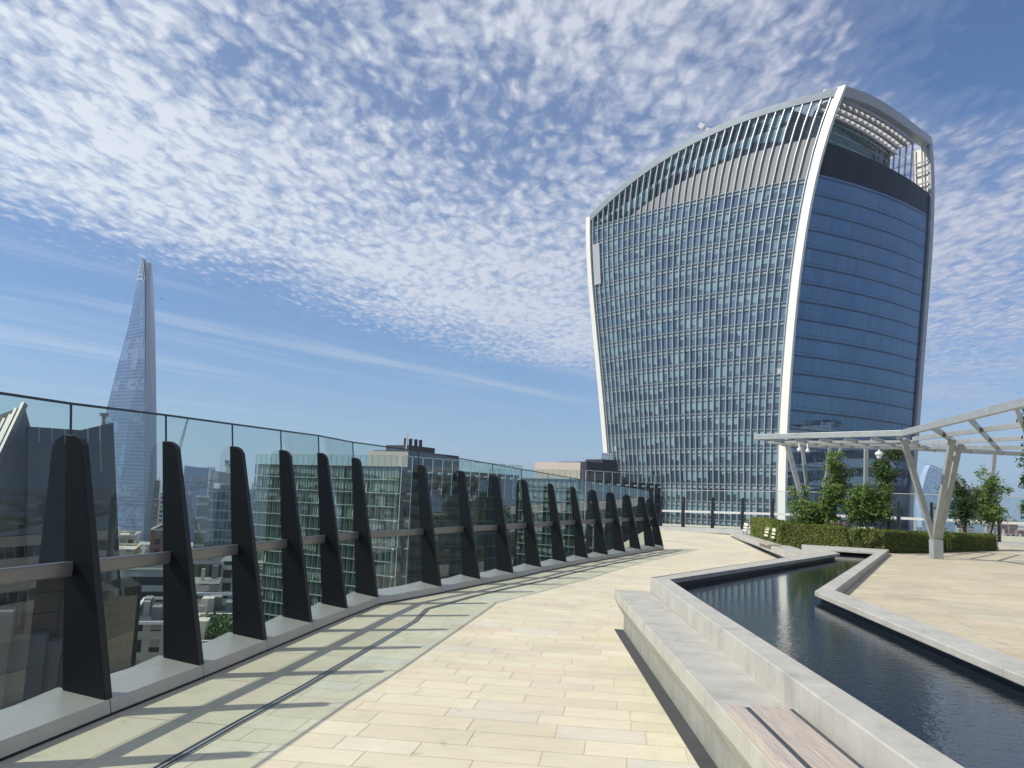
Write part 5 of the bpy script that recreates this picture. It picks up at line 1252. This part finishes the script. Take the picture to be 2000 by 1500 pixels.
mb = MB()
for x0, x1, y, h in ((70, 150, -8, 14), (-60, 10, -60, 5), (20, 110, -95, 22)):
    mb.face([(x1, y, -70), (x0, y, -70), (x0, y, h), (x1, y, h)], [(0, -70), (x1 - x0, -70), (x1 - x0, h), (0, h)]); mb.face([(x0, y, h), (x0, y - 30, h), (x1, y - 30, h), (x1, y, h)]); mb.face([(x0, y, -70), (x0, y - 30, -70), (x0, y - 30, h), (x0, y, h)], [(0, -70), (30, -70), (30, h), (0, h)])
for y0, y1, h in ((70, 150, 25), (152, 260, 19)):
    X = 165; mb.face([(X, y1, -70), (X, y0, -70), (X, y0, h), (X, y1, h)], [(0, -70), (y1 - y0, -70), (y1 - y0, h), (0, h)]); mb.face([(X, y0, h), (X + 40, y0, h), (X + 40, y1, h), (X, y1, h)]); mb.face([(X + 40, y0, -70), (X, y0, -70), (X, y0, h), (X + 40, y0, h)][::-1], [(0, -70), (40, -70), (40, h), (0, h)])
mb.build('walls', fb_, ro, ro.location)
# tiny airliner low in the sky right of the needle
p = atd(317, 583, 4200); o = thing('airliner', p, 'tiny airliner in the sky right of the needle skyscraper', 'airplane')
mb = MB(); mb.tube([p + Vector((-13, 0, 1)), p + Vector((-9, 0, 0)), p + Vector((11, 0, -2)), p + Vector((14, 0, -2.4))], [.5, 1.8, 1.8, .4], 8); mb.build('fuselage', M['roof_grey'], o, p)
mb = MB(); mb.hexa([p + Vector((-2, -14, 0)), p + Vector((0, -14, 0)), p + Vector((4, 14, 0)), p + Vector((2, 14, 0))], [p + Vector((-2, -14, .5)), p + Vector((0, -14, .5)), p + Vector((4, 14, .5)), p + Vector((2, 14, .5))]); mb.hexa([p + Vector((-13, -.3, .5)), p + Vector((-9, -.3, .5)), p + Vector((-9, .3, .5)), p + Vector((-13, .3, .5))], [p + Vector((-14, -.3, 6)), p + Vector((-12, -.3, 6)), p + Vector((-12, .3, 6)), p + Vector((-14, .3, 6))]); mb.build('wing', M['roof_grey'], o, p)

# ------------------------------------------------------------------ air
HAZE = .00018
mb = MB(); x0, x1, y0, y1, z0, z1 = -9500, 9500, -400, 11500, -73, 300
mb.hexa([(x0, y0, z0), (x1, y0, z0), (x1, y1, z0), (x0, y1, z0)], [(x0, y0, z1), (x1, y0, z1), (x1, y1, z1), (x0, y1, z1)])
m = bpy.data.materials.new('haze_air'); m.use_nodes = True; T = NT(m.node_tree); T.n.clear()
out = T.new('ShaderNodeOutputMaterial'); v = T.new('ShaderNodeVolumePrincipled'); v.inputs["Color"].default_value = (.70, .85, 1, 1); v.inputs['Density'].default_value = HAZE; v.inputs['Anisotropy'].default_value = .35
T.l.new(v.outputs[0], out.inputs['Volume'])
hz = mb.build('haze', m); hz['kind'] = 'stuff'; hz.display_type = 'WIRE'
